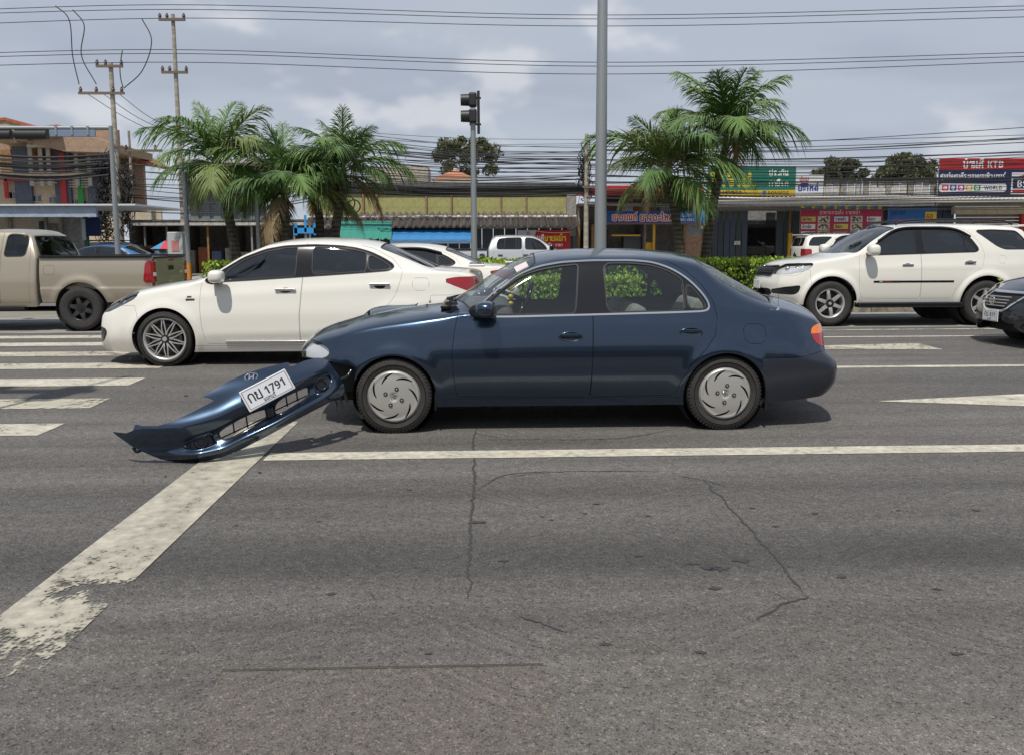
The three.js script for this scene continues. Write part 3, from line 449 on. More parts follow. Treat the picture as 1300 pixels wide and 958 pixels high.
{
  const A = { r: 0.325, y: 0.285 };
  const cfg = {
    paint: M.blue, flare: 0.014, bulge: 0.014, crease: [{ y: .46, s: 0, a: .008, w: .05, x0: .5, x1: 2.2 }, { y: .80, s: .012, a: .007, w: .07, x0: .2, x1: 3.1 }],
    rows: [
      [-0.80, .34, .52, .44, .60, .55, .635, .665, .61, .692, .45, .712],
      [-0.68, .28, .62, .42, .69, .56, .718, .702, .685, .745, .50, .772],
      [-0.45, .22, .74, .38, .785, .56, .80, .745, .745, .800, .53, .835],
      [-0.20, .20, .78, .36, .82, .58, .835, .805, .765, .860, .55, .895],
      [0.10, .20, .79, .36, .835, .60, .85, .850, .775, .905, .57, .935],
      [0.36, .20, .79, .36, .835, .61, .852, .880, .780, .930, .62, .958],
      [0.46, .20, .79, .36, .835, .61, .853, .888, .780, .925, .69, 1.005],
      [0.57, .20, .79, .36, .835, .61, .854, .895, .780, .925, .735, 1.070],
      [0.82, .20, .79, .36, .835, .61, .855, .902, .782, 1.105, .672, 1.235],
      [1.00, .20, .79, .36, .835, .61, .855, .906, .784, 1.225, .625, 1.330],
      [1.13, .20, .79, .36, .835, .61, .855, .908, .785, 1.285, .605, 1.375],
      [1.31, .20, .79, .36, .835, .61, .855, .911, .785, 1.322, .592, 1.400],
      [1.60, .20, .79, .36, .835, .61, .855, .915, .785, 1.335, .585, 1.412],
      [1.90, .20, .79, .36, .835, .61, .855, .922, .784, 1.335, .585, 1.410],
      [2.18, .20, .79, .36, .835, .61, .855, .930, .782, 1.322, .585, 1.395],
      [2.40, .20, .79, .36, .835, .61, .854, .935, .778, 1.282, .590, 1.368],
      [2.60, .20, .79, .36, .835, .61, .852, .930, .770, 1.142, .605, 1.290],
      [2.80, .20, .785, .36, .83, .61, .848, .915, .758, 1.030, .625, 1.178],
      [3.00, .21, .78, .37, .825, .60, .842, .900, .742, .962, .640, 1.066],
      [3.08, .215, .775, .37, .82, .60, .838, .892, .735, .946, .640, 1.022],
      [3.28, .225, .76, .37, .80, .60, .82, .868, .705, .916, .605, .986],
      [3.44, .235, .73, .37, .775, .58, .79, .832, .665, .875, .57, .940],
      [3.54, .245, .70, .37, .745, .56, .755, .800, .62, .835, .53, .885]],
    nose: { prof: [[0.3, 0.03], [0.5, 0], [0.62, 0.0], [0.70, 0.04]], bow: 0.10, blend: 0.5, r: 0.06, dome: 0.02 },
    tail: { prof: [[0.2, -0.04], [0.28, 0.03], [0.37, 0.075], [0.46, 0.08], [0.54, 0.045], [0.60, -0.02], [0.72, -0.03], [0.84, -0.05], [0.9, -0.06]], bow: 0.16, blend: 0.55, r: 0.06, dome: 0.03 },
    wheels: { arch: [{ x: 0, ...A }, { x: 2.575, ...A }], wb: 2.575, R: 0.291, z: 0.752, make: protoWheel(hubcapWheel) },
    floor: 0.27,
  };
  const hl = outline([[-1.0, .575], [-1.0, .715], [-.72, .70], [-.62, .705], [-.53, .672], [-.495, .628], [-.53, .588], [-.64, .565]], 2);
  const tlP = [[3.275, .775], [3.35, .812], [3.75, .815], [3.75, .635], [3.38, .635], [3.30, .68]];
  cfg.ops = [
    { remove: true, f: sideF(outline([[-1.3, .575], [-.55, .572], [-.44, .55], [-.29, .525], [-.33, 0], [-1.3, 0]]), { tmax: 9, zmin: -1 }) },
    { n: 'headlight', f: sideF(hl, { zmin: .36 }), m: M.lens, gap: 0.004, back: M.reflector, backName: 'headlight_bowl', backPush: -0.035 },
    { n: 'tail_light', f: sideF(outline(tlP, 1), { zmin: .33 }), m: M.red, gap: 0.003, lamp: 1 },
    { n: 'windscreen', f: topF(outline([[.435, .75], [.47, .35], [.60, .03], [1.10, .04], [1.12, .75]], 2)), m: M.glassClear, push: -0.006, pane: true, center: true, rim: 0.012, rimName: 'windscreen_seal' },
    { n: 'rear_window', f: topF(outline([[2.45, .75], [2.43, .03], [2.99, .025], [3.06, .30], [3.065, .75]], 2)), m: M.glassClear, push: -0.006, pane: true, center: true, rim: 0.013, rimName: 'rear_window_moulding', rimMat: M.blackTrim },
    ...glassSet([[.595, .905], [.70, 1.005], [.82, 1.100], [.97, 1.205], [1.13, 1.268], [1.31, 1.300], [1.55, 1.312], [1.87, 1.312], [2.04, 1.297], [2.18, 1.248], [2.29, 1.178], [2.38, 1.088], [2.435, 1.01], [2.45, .955], [2.42, .936], [2.2, .929], [1.5, .914], [.9, .903]],
      [[[.68, .918], [.74, 1.015], [.85, 1.108], [.99, 1.200], [1.13, 1.248], [1.31, 1.278], [1.425, 1.288], [1.44, 1.288], [1.405, .925], [1.38, .924]],
      [[1.66, .930], [1.645, 1.298], [1.87, 1.297], [2.03, 1.280], [2.16, 1.235], [2.245, 1.175], [2.255, 1.16], [2.262, .946], [2.24, .944]],
      [[2.288, .950], [2.285, 1.15], [2.36, 1.072], [2.408, 1.0], [2.428, .962], [2.40, .954]]], M.glassClear, M.chrome),
    { n: 'hood', f: topF(outline([[-.735, 1.2], [-.735, .0], [-.4, -.03], [.1, -.03], [.40, .0], [.47, .04], [.42, .35], [.385, 1.2]], 1), { tmin: 3.5 }), m: M.blue, gap: 0.0035, center: true },
    { n: 'boot_lid', f: topF(outline([[3.095, 1.2], [3.085, .3], [3.03, .01], [3.12, -.03], [3.4, -.03], [3.8, -.03], [3.8, 1.2]], 1), { tmin: 3.5 }), m: M.blue, gap: 0.0035, center: true },
    { n: 'front_door', f: sideF(outline([[.50, .925], [.47, .78], [.452, .62], [.465, .43], [.487, .283], [1.516, .273], [1.532, .6], [1.538, .9], [1.55, 1.35], [1.31, 1.335], [1.13, 1.298], [.97, 1.232], [.8, 1.12], [.62, .97]])), m: M.blue, gap: 0.0035 },
    { n: 'rear_door', f: sideF(outline([[1.540, .6], [1.524, .273], [2.18, .283], [2.22, .39], [2.30, .53], [2.42, .65], [2.49, .75], [2.51, .89], [2.485, 1.01], [2.40, 1.14], [2.29, 1.24], [2.15, 1.315], [1.87, 1.35], [1.558, 1.35], [1.546, .9]])), m: M.blue, gap: 0.0035 },
    { n: 'fuel_flap', f: sideF(outline([[2.71, .83], [2.89, .825], [2.895, .68], [2.725, .68]], 2)), m: M.blue, gap: 0.003 },
    { n: 'rear_bumper', f: (v) => Math.max(v[1] - mix(.565, .62, sstep(3.1, 3.5, v[0])), 2.86 - v[0]), m: M.bumperGrey, gap: 0.003, center: true },
    { n: 'sill', f: sideF(outline([[.30, .262], [2.22, .262], [2.22, 0], [.30, 0]])), m: M.blue, gap: 0.002 },
  ];
  const b = buildCar(blueCar, cfg);
  // amber upper third of each tail light
  for (const m of b.parts.tail_light) { const L = m.geometry; const S = []; const p = L.attributes.position, n = L.attributes.normal; for (let i = 0; i < p.count; i++) S.push(p.getX(i), p.getY(i), p.getZ(i), n.getX(i), n.getY(i), n.getZ(i), 0, 0); const [lo, hi] = splitSoup(S, (v) => v[1] - 0.742); m.geometry = soupGeo(lo); part('indicator_lens', soupGeo(hi), M.amber, m); }
  for (const s of [1, -1]) {
    const q = b.surf(-.66, .63);
    part('headlight_bulb', join([new THREE.SphereGeometry(0.03, 16, 12).translate(-.62, .635, s * .60), cyl(.05, .03, .04, 0, 0, 0, 20).rotateZ(Math.PI / 2).translate(-.60, .635, s * .60)]), M.chrome, blueCar);
    for (const [x, y, d] of [[1.365, .742, 'front_door'], [2.30, .768, 'rear_door']]) {
      const u = b.surf(x, y), door = b.parts[d][s > 0 ? 0 : 1];
      part('handle_pocket_shade', new THREE.SphereGeometry(1, 24, 12).scale(.088, .038, .007).translate(x, y, s * (u[2] - .001)), M.seam, door);  // dark oval on the door skin stands for shade in the handle pocket
      part('door_handle', join([new THREE.TorusGeometry(1, .11, 10, 40).scale(.086, .036, .06), rbox(.15, .026, .012, .006, 0, .012, .004)]).translate(x, y, s * (u[2] + .002)), M.blue, door);
    }
    const mr = part('door_mirror', mirrorGeo(.105, .062, .075).rotateY(s * -.2).translate(.715, .965, s * .94), M.blue, b.parts.front_door[s > 0 ? 0 : 1]);
    part('mirror_foot', join([box(.13, .03, .08, .68, .925, s * .83), new THREE.SphereGeometry(1, 16, 10).scale(.08, .05, .03).translate(.66, .945, s * .805)]), M.blackTrim, b.parts.front_door[s > 0 ? 0 : 1]);
    part('mirror_glass', new THREE.CircleGeometry(1, 24).scale(.09, .05, 1).rotateY(Math.PI / 2).translate(.792, .965, s * .94), M.reflector, b.parts.front_door[s > 0 ? 0 : 1]);
    part('mud_flap', box(.012, .17, .17, 2.905, .245, s * .74), M.blackTrim, blueCar);
    part('mud_flap', box(.012, .14, .17, .318, .25, s * .74), M.blackTrim, blueCar);
  }
  // bonnet scoop, wipers, aerial, front structure left bare by the missing bumper
  {
    const pt = []; for (let i = 0; i <= 14; i++) { const row = [], t = i / 14; for (let j = 0; j <= 20; j++) { const u = j / 20 * 2 - 1, z = u * .30, x = mix(-.34, .12, t), h = .030 * sstep(0, .18, t) * (1 - sstep(.25, 1, t)) * (1 - u * u) ** .6; row.push([x, mix(.862, .948, Math.pow(t, .75)) - .03 * u * u + h - .004, z]); } pt.push(row); }
    part('hood_scoop', soupGeo(gridSoup(pt, () => [0, 0], true)), M.blue, b.parts.hood[0]);
    part('scoop_mouth_shade', box(.012, .018, .44, -.270, .889, 0).rotateZ(0), M.seam, b.parts.hood[0]);  // dark strip laid on the hood as the shade inside the scoop
  }
  part('cowl', box(.13, .02, 1.18, .42, .955, 0), M.blackTrim, blueCar);
  for (const [x, z, l] of [[.47, .30, .55], [.46, -.25, .52]]) part('wiper', join([box(l, .012, .012).rotateZ(0).rotateY(1.35).translate(x, .995, z), box(.10, .022, .02, x - .03, .985, z + .28), cyl(.016, .016, .03, x - .05, .985, z + .3, 10)]), M.rubber, blueCar);
  part('aerial', join([cyl(.003, .003, .12, 3.02, .99, .70, 6), cyl(.010, .014, .03, 3.02, .935, .70, 10)]), M.chrome, blueCar);
  part('bumper_beam', join([rbox(.07, .11, 1.24, .02, -.56, .45, 0), box(.05, .10, 1.2, -.48, .30, 0)]), M.under, blueCar);
  part('radiator', box(.06, .34, 1.0, -.44, .41, 0), M.under, blueCar);
  for (const s of [1, -1]) part('inner_wing', box(.20, .26, .03, -.40, .43, s * .64), M.under, blueCar);
  for (const z of [.2, -.2]) part('washer_jet', rbox(.02, .01, .02, .004, .22, .949, z), M.rubber, b.parts.hood[0]);
  interior(blueCar, { fx: 1.40, rx: 2.05, h: .36, lean: .52, dx: .72, dy: .84, mat: M.seatPale });
  part('rear_shelf', box(.42, .02, 1.16, 2.86, .93, 0), M.liner, blueCar);
  part('windscreen_sticker', box(.11, .05, .002).rotateY(.25).rotateX(-.4).rotateZ(.52).translate(1.0, 1.27, .50), STD([.7, .6, .62], .6), blueCar);
  const orn = thing('hanging_ornament', 'gold beaded ornament hanging from the mirror inside the blue sedan', 'ornament', [blueCar.position.x + .93, .86, blueCar.position.z + .02]);
  part('cord', cyl(.003, .003, .36, 0, .18, 0, 6), STD([.4, .02, .02], .8), orn);
  for (const [y, r] of [[.22, .035], [.14, .026], [.08, .024]]) part('bead', new THREE.SphereGeometry(r, 12, 8).translate(0, y, 0), STD([.55, .40, .05], .4, .3), orn);
  for (const s of [-1, 1]) part('tassel', tube([[0, .07, 0], [.01 * s, .02, .01], [.03 * s, -.04, 0]], .004, 8, 5), STD([.45, .04, .03], .8), orn);
}
// ---- white saloon (next lane) and its twin further back, black saloon on the right ----
const spokesTwin = (n, Ri) => { const L = []; for (let k = 0; k < n; k++) { const a = k / n * Math.PI * 2; for (const s of [-1, 1]) { L.push([a + s * .05, .035, a + s * .27, Ri - .014, .011, .011]); } } return L; };
const wheelWhite = protoWheel(() => spokeWheel({ Ro: .316, Ri: .240, w: .21, bars: spokesTwin(10, .240), rimMat: M.alloy, spokeMat: M.alloy, hub: .045, dish: .03 }));
const wheelSix = protoWheel(() => spokeWheel({ Ro: .388, Ri: .250, w: .26, bars: Array.from({ length: 6 }, (_, k) => [k * Math.PI / 3, .04, k * Math.PI / 3, .240, .062, .044]), rimMat: M.alloy, hub: .07, dish: .03 }));
const wheelDark = protoWheel(() => spokeWheel({ Ro: .365, Ri: .205, w: .25, bars: Array.from({ length: 6 }, (_, k) => [k * Math.PI / 3, .04, k * Math.PI / 3, .196, .085, .050]), rimMat: M.darkAlloy, spokeMat: STD([.06, .06, .065], .35, .5), capMat: M.darkAlloy, hub: .07, dish: .03 }));
const saloonRows = [
  [-0.92, .17, .55, .30, .66, .42, .70, .60, .68, .655, .45, .690],
  [-0.76, .16, .70, .28, .80, .42, .82, .675, .77, .740, .52, .775],
  [-0.50, .16, .80, .28, .855, .46, .868, .770, .80, .825, .56, .860],
  [-0.20, .16, .82, .28, .870, .52, .884, .850, .80, .895, .60, .925],
  [0.10, .16, .83, .28, .875, .56, .888, .900, .80, .940, .65, .968],
  [0.25, .16, .83, .28, .875, .57, .888, .920, .80, .958, .70, 1.000],
  [0.40, .16, .83, .28, .875, .58, .888, .935, .80, .985, .755, 1.070],
  [0.60, .16, .83, .28, .875, .59, .888, .950, .80, 1.095, .715, 1.165],
  [0.88, .16, .83, .28, .875, .60, .888, .972, .80, 1.270, .645, 1.310],
  [1.15, .16, .83, .28, .875, .60, .888, .990, .80, 1.370, 0.640, 1.420],
  [1.40, .16, .83, .28, .875, .60, .888, 1.005, .80, 1.405, 0.625, 1.460],
  [1.75, .16, .83, .28, .875, .60, .888, 1.025, .798, 1.415, 0.617, 1.476],
  [2.10, .16, .83, .28, .875, .60, .888, 1.045, .794, 1.400, 0.613, 1.466],
  [2.35, .16, .83, .28, .875, .60, .887, 1.060, .790, 1.365, 0.607, 1.436],
  [2.50, .16, .83, .28, .875, .60, .886, 1.068, .785, 1.325, 0.605, 1.400],
  [2.75, .17, .83, .29, .872, .60, .884, 1.075, .775, 1.225, .578, 1.292],
  [3.00, .18, .82, .30, .865, .60, .878, 1.072, .758, 1.125, .600, 1.178],
  [3.15, .19, .81, .31, .855, .60, .870, 1.065, .745, 1.085, .615, 1.118],
  [3.40, .20, .77, .33, .825, .60, .845, 1.045, .715, 1.070, .600, 1.098],
  [3.58, .21, .72, .35, .78, .60, .80, 1.015, .680, 1.052, .580, 1.082],
  [3.70, .24, .66, .37, .73, .60, .74, .975, .640, 1.020, .560, 1.050]];
function saloon(group, o) {
  const A = { r: .362, y: .315 };
  const cfg = {
    paint: o.paint, flare: .012, crease: [{ y: .785, s: .046, a: .013, w: .05, x0: .3, x1: 3.3 }, { y: .36, s: .02, a: .012, w: .05, x0: .6, x1: 2.2 }], rows: saloonRows, step: o.step,
    nose: { prof: [[.12, .02], [.22, -.03], [.40, -.02], [.55, .0], [.66, .04], [.8, .08]], bow: .24, blend: .55, r: .06, dome: .03 },
    tail: { prof: [[.2, -.02], [.4, .04], [.62, .05], [.72, 0], [.95, -.03], [1.05, -.03]], bow: .20, blend: .5, r: .05, dome: .03 },
    wheels: { arch: [{ x: 0, ...A }, { x: 2.70, ...A }], wb: 2.70, R: .315, z: .775, make: wheelWhite }, floor: .24,
  };
  const P = o.paint;
  cfg.ops = [
    { n: 'headlight', f: sideF(outline(o.lamp ?? [[-1.3, .62], [-1.3, .715], [-.80, .720], [-.62, .795], [-.30, .858], [-.32, .788], [-.44, .725], [-.60, .652], [-.70, .618]], 1), { zmin: o.lampZ ?? .34 }), m: M.lens, gap: .004, back: o.lampBack ?? M.lampDark, backName: 'headlight_housing', backPush: -.04 },
    ...(o.front ?? []),
    { n: 'tail_light', f: sideF(outline([[3.18, .975], [3.36, 1.005], [4.0, 1.01], [4.0, .85], [3.50, .842]], 1), { zmin: .30 }), m: M.red, gap: .003 },
    { n: 'windscreen', f: topF(outline([[.235, .75], [.28, .35], [.43, .03], [1.12, .04], [1.16, .75]], 2)), m: M.glassMid, push: -.006, pane: true, center: true, rim: .012, rimName: 'windscreen_seal' },
    { n: 'rear_window', f: topF(outline([[2.50, .75], [2.47, .03], [3.05, .025], [3.12, .30], [3.13, .75]], 2)), m: M.glassTint, push: -.006, pane: true, center: true, rim: .012, rimName: 'rear_window_seal' },
    ...glassSet([[.47, .962], [.64, 1.085], [.88, 1.235], [1.15, 1.335], [1.37, 1.372], [1.7, 1.385], [2.0, 1.372], [2.2, 1.345], [2.36, 1.300], [2.52, 1.225], [2.65, 1.140], [2.60, 1.090], [2.3, 1.068], [1.5, 1.018], [.9, .982]],
      [[[.66, .985], [.72, 1.10], [.90, 1.215], [1.15, 1.312], [1.37, 1.350], [1.50, 1.358], [1.51, 1.358], [1.50, 1.035], [1.48, 1.034]],
      [[1.70, 1.052], [1.695, 1.362], [2.0, 1.350], [2.2, 1.322], [2.30, 1.295], [2.31, 1.29], [2.315, 1.088], [2.29, 1.086]],
      [[2.345, 1.092], [2.342, 1.278], [2.50, 1.200], [2.60, 1.135], [2.58, 1.110]]], M.glassTint, null),
    { n: 'hood', f: topF(outline([[-.84, 1.2], [-.80, .25], [-.62, -.02], [-.3, -.04], [.1, -.03], [.24, 0], [.30, .05], [.235, .35], [.20, 1.2]], 1), { tmin: 3.5 }), m: P, gap: .003, center: true },
    { n: 'boot_lid', f: topF(outline([[3.16, 1.2], [3.14, .3], [3.08, .02], [3.2, -.02], [4, -.02], [4, 1.2]], 1), { tmin: 3.5 }), m: P, gap: .003, center: true },
    { n: 'front_door', f: sideF(outline([[.43, .95], [.42, .70], [.44, .46], [.475, .29], [.51, .262], [1.555, .262], [1.55, .58], [1.585, 1.0], [1.62, 1.42], [1.37, 1.41], [1.1, 1.35], [.86, 1.26], [.6, 1.10]])), m: P, gap: .003 },
    { n: 'rear_door', f: sideF(outline([[1.565, .262], [2.25, .275], [2.33, .42], [2.42, .56], [2.55, .67], [2.66, .81], [2.72, .99], [2.74, 1.09], [2.62, 1.22], [2.40, 1.34], [2.15, 1.40], [1.63, 1.42], [1.595, 1.0], [1.56, .58]])), m: P, gap: .003 },
    { n: 'fuel_flap', f: sideF(outline([[2.85, 1.0], [3.05, 1.0], [3.04, .86], [2.86, .86]], 2)), m: P, gap: .003 },
    { n: 'side_skirt', f: sideF(outline([[.34, .235], [2.36, .235], [2.36, 0], [.34, 0]])), m: P, gap: .003 },
    { n: 'front_bumper', f: (v) => Math.max(v[0] + .30 + .35 * (v[1] - .6), v[1] - .70, v[7] - 4.5), m: P, gap: .003, center: true },
    { n: 'rear_bumper', f: (v) => Math.max(3.06 - v[0], v[1] - .80), m: P, gap: .003, center: true },
  ];
  const b = buildCar(group, cfg);
  for (const s of [1, -1]) {
    for (const [x, y, d] of [[1.40, .868, 'front_door'], [2.48, .925, 'rear_door']]) {
      const u = b.surf(x, y), door = b.parts[d][s > 0 ? 0 : 1];
      part('handle_pocket_shade', new THREE.SphereGeometry(1, 20, 10).scale(.065, .040, .006).translate(x, y - .01, s * u[2]), M.seam, door);  // dark ellipsoid gives the shaded hollow behind the handle by colour
      part('door_handle', handleGeo(.24, .032).translate(x, y + .008, s * (u[2] + .016)), M.chrome, door);
    }
    const door = b.parts.front_door[s > 0 ? 0 : 1];
    part('door_mirror', mirrorGeo(.11, .075, .085).translate(.66, 1.035, s * .975), P, door);
    part('mirror_foot', join([box(.10, .03, .12, .62, .965, s * .86), new THREE.SphereGeometry(1, 16, 10).scale(.11, .045, .02).translate(.58, .985, s * .80)]), M.blackTrim, door);
    part('headlight_bulb', new THREE.SphereGeometry(.035, 16, 10).translate(-.50, .715, s * .66), M.chrome, group);
  }
  part('boot_spoiler', rbox(.20, .03, 1.16, .014, 3.60, 1.125, 0).translate(0, .012, 0), P, group);
  interior(group, { fx: 1.35, rx: 2.05, h: .36, lean: .28, dx: .62, dy: .88 });
  return b;
}
const whiteCar = thing('white_sedan', 'cream white sedan with dark windows and ten-petal alloy wheels, beside the striped crossing', 'car', [-3.70, .055, -10.45]);
{
  const b = saloon(whiteCar, { paint: M.white, front: [
    { n: 'fog_surround', f: sideF(outline([[-1.3, .26], [-1.3, .45], [-.73, .44], [-.685, .39], [-.74, .31], [-.80, .26]], 1), { zmin: .42 }), m: M.blackTrim, gap: .004 },
    { n: 'grille', f: frontF(outline([[-.6, .56], [.6, .56], [.6, .64], [-.6, .64]], 1), -.5), m: M.blackTrim, gap: .003, center: true },
    { n: 'lower_grille', f: frontF(outline([[-.5, .22], [.5, .22], [.46, .44], [-.46, .44]], 1), -.5), m: M.blackTrim, gap: .003, center: true }] });
  const u = b.surf(.30, .77); for (const s of [1, -1]) part('fender_badge', join([box(.05, .018, .003, .30, .80, s * (b.surf(.30, .80)[2] + .003)), box(.10, .024, .003, .31, .768, s * (u[2] + .003))]), STD([.12, .12, .12], .4, .6), whiteCar);
  for (const s of [1, -1]) part('door_moulding', rbox(1.1, .012, .012, .005, 1.25, .285, s * .884), M.chrome, whiteCar);
}
const whiteCar2 = thing('white_sedan', 'white sedan with smoked window visors, mostly hidden behind the nearer white sedan', 'car', [-3.15, -.02, -15.1]);
{
  const b = saloon(whiteCar2, { paint: M.white, step: .05 });
  for (const s of [1, -1]) part('window_visor', tube([[.9, 1.262, s * .70], [1.3, 1.372, s * .655], [1.7, 1.392, s * .645], [2.1, 1.372, s * .65], [2.4, 1.30, s * .67]], .024, 24, 6), M.blackTrim, whiteCar2);
}
const blackCar = thing('black_sedan', 'glossy black sedan with chrome-framed grille entering beside the white sport utility', 'car', [7.84, .055, -10.95]);
{
  const b = saloon(blackCar, { paint: M.black, lampZ: .40, lampBack: M.reflector, lamp: [[-1.3, .60], [-1.3, .66], [-.74, .74], [-.52, .815], [-.42, .82], [-.46, .73], [-.60, .64], [-.8, .60]], front: [
    { n: 'grille', f: frontF(outline([[-.20, .49], [.20, .49], [.40, .68], [.36, .705], [-.36, .705], [-.40, .68]], 1), -.45), m: M.seam, push: -.02, rim: .028, rimName: 'grille_surround', rimMat: M.chrome, rimPush: .012, center: true },
    { n: 'lower_intake', f: frontF(outline([[-.34, .215], [.34, .215], [.42, .32], [-.42, .32]], 1), -.5), m: M.seam, push: -.02, gap: .004, center: true },
    { n: 'fog_surround', f: frontF(outline([[.46, .24], [.68, .26], [.70, .38], [.50, .34]], 1), -.4), m: M.seam, push: -.01, gap: .004 }] });
  for (let k = 0; k < 4; k++) part('grille_bar', tube([-1, -.5, 0, .5, 1].map((q) => { const z = q * (.31 - k * .035); return [-.952 + .26 * (z / .888) ** 2, .665 - k * .042, z]; }), .006, 16, 6), M.alloy, blackCar);
  part('grille_emblem', join([new THREE.TorusGeometry(.05, .008, 8, 28), box(.13, .026, .01)]).rotateY(Math.PI / 2).translate(-.985, .61, 0), M.chrome, blackCar);
  const pl = part('number_plate', rbox(.012, .15, .34, .005, -1.0, .405, 0), M.plate, blackCar);
  const tex = canvasTex(256, 112, (g, w, h) => { g.fillStyle = '#d8d9d8'; g.fillRect(0, 0, w, h); g.strokeStyle = '#222'; g.lineWidth = 3; g.strokeRect(4, 4, w - 8, h - 8); thai(g, 'กม 877', 34, 66, 42, 7, '#15161a'); thai(g, 'ชลบุรี'.replace('ช', 'ข'), 92, 102, 18, 3, '#15161a'); });
  part('plate_lettering', new THREE.PlaneGeometry(.33, .14).rotateY(-Math.PI / 2).translate(-1.0075, .405, 0), STD([1, 1, 1], .4, 0, { map: tex }), pl);
  for (const s of [1, -1]) part('fog_light', new THREE.SphereGeometry(.035, 14, 10).translate(-.80, .31, s * .58), M.reflector, blackCar);
}
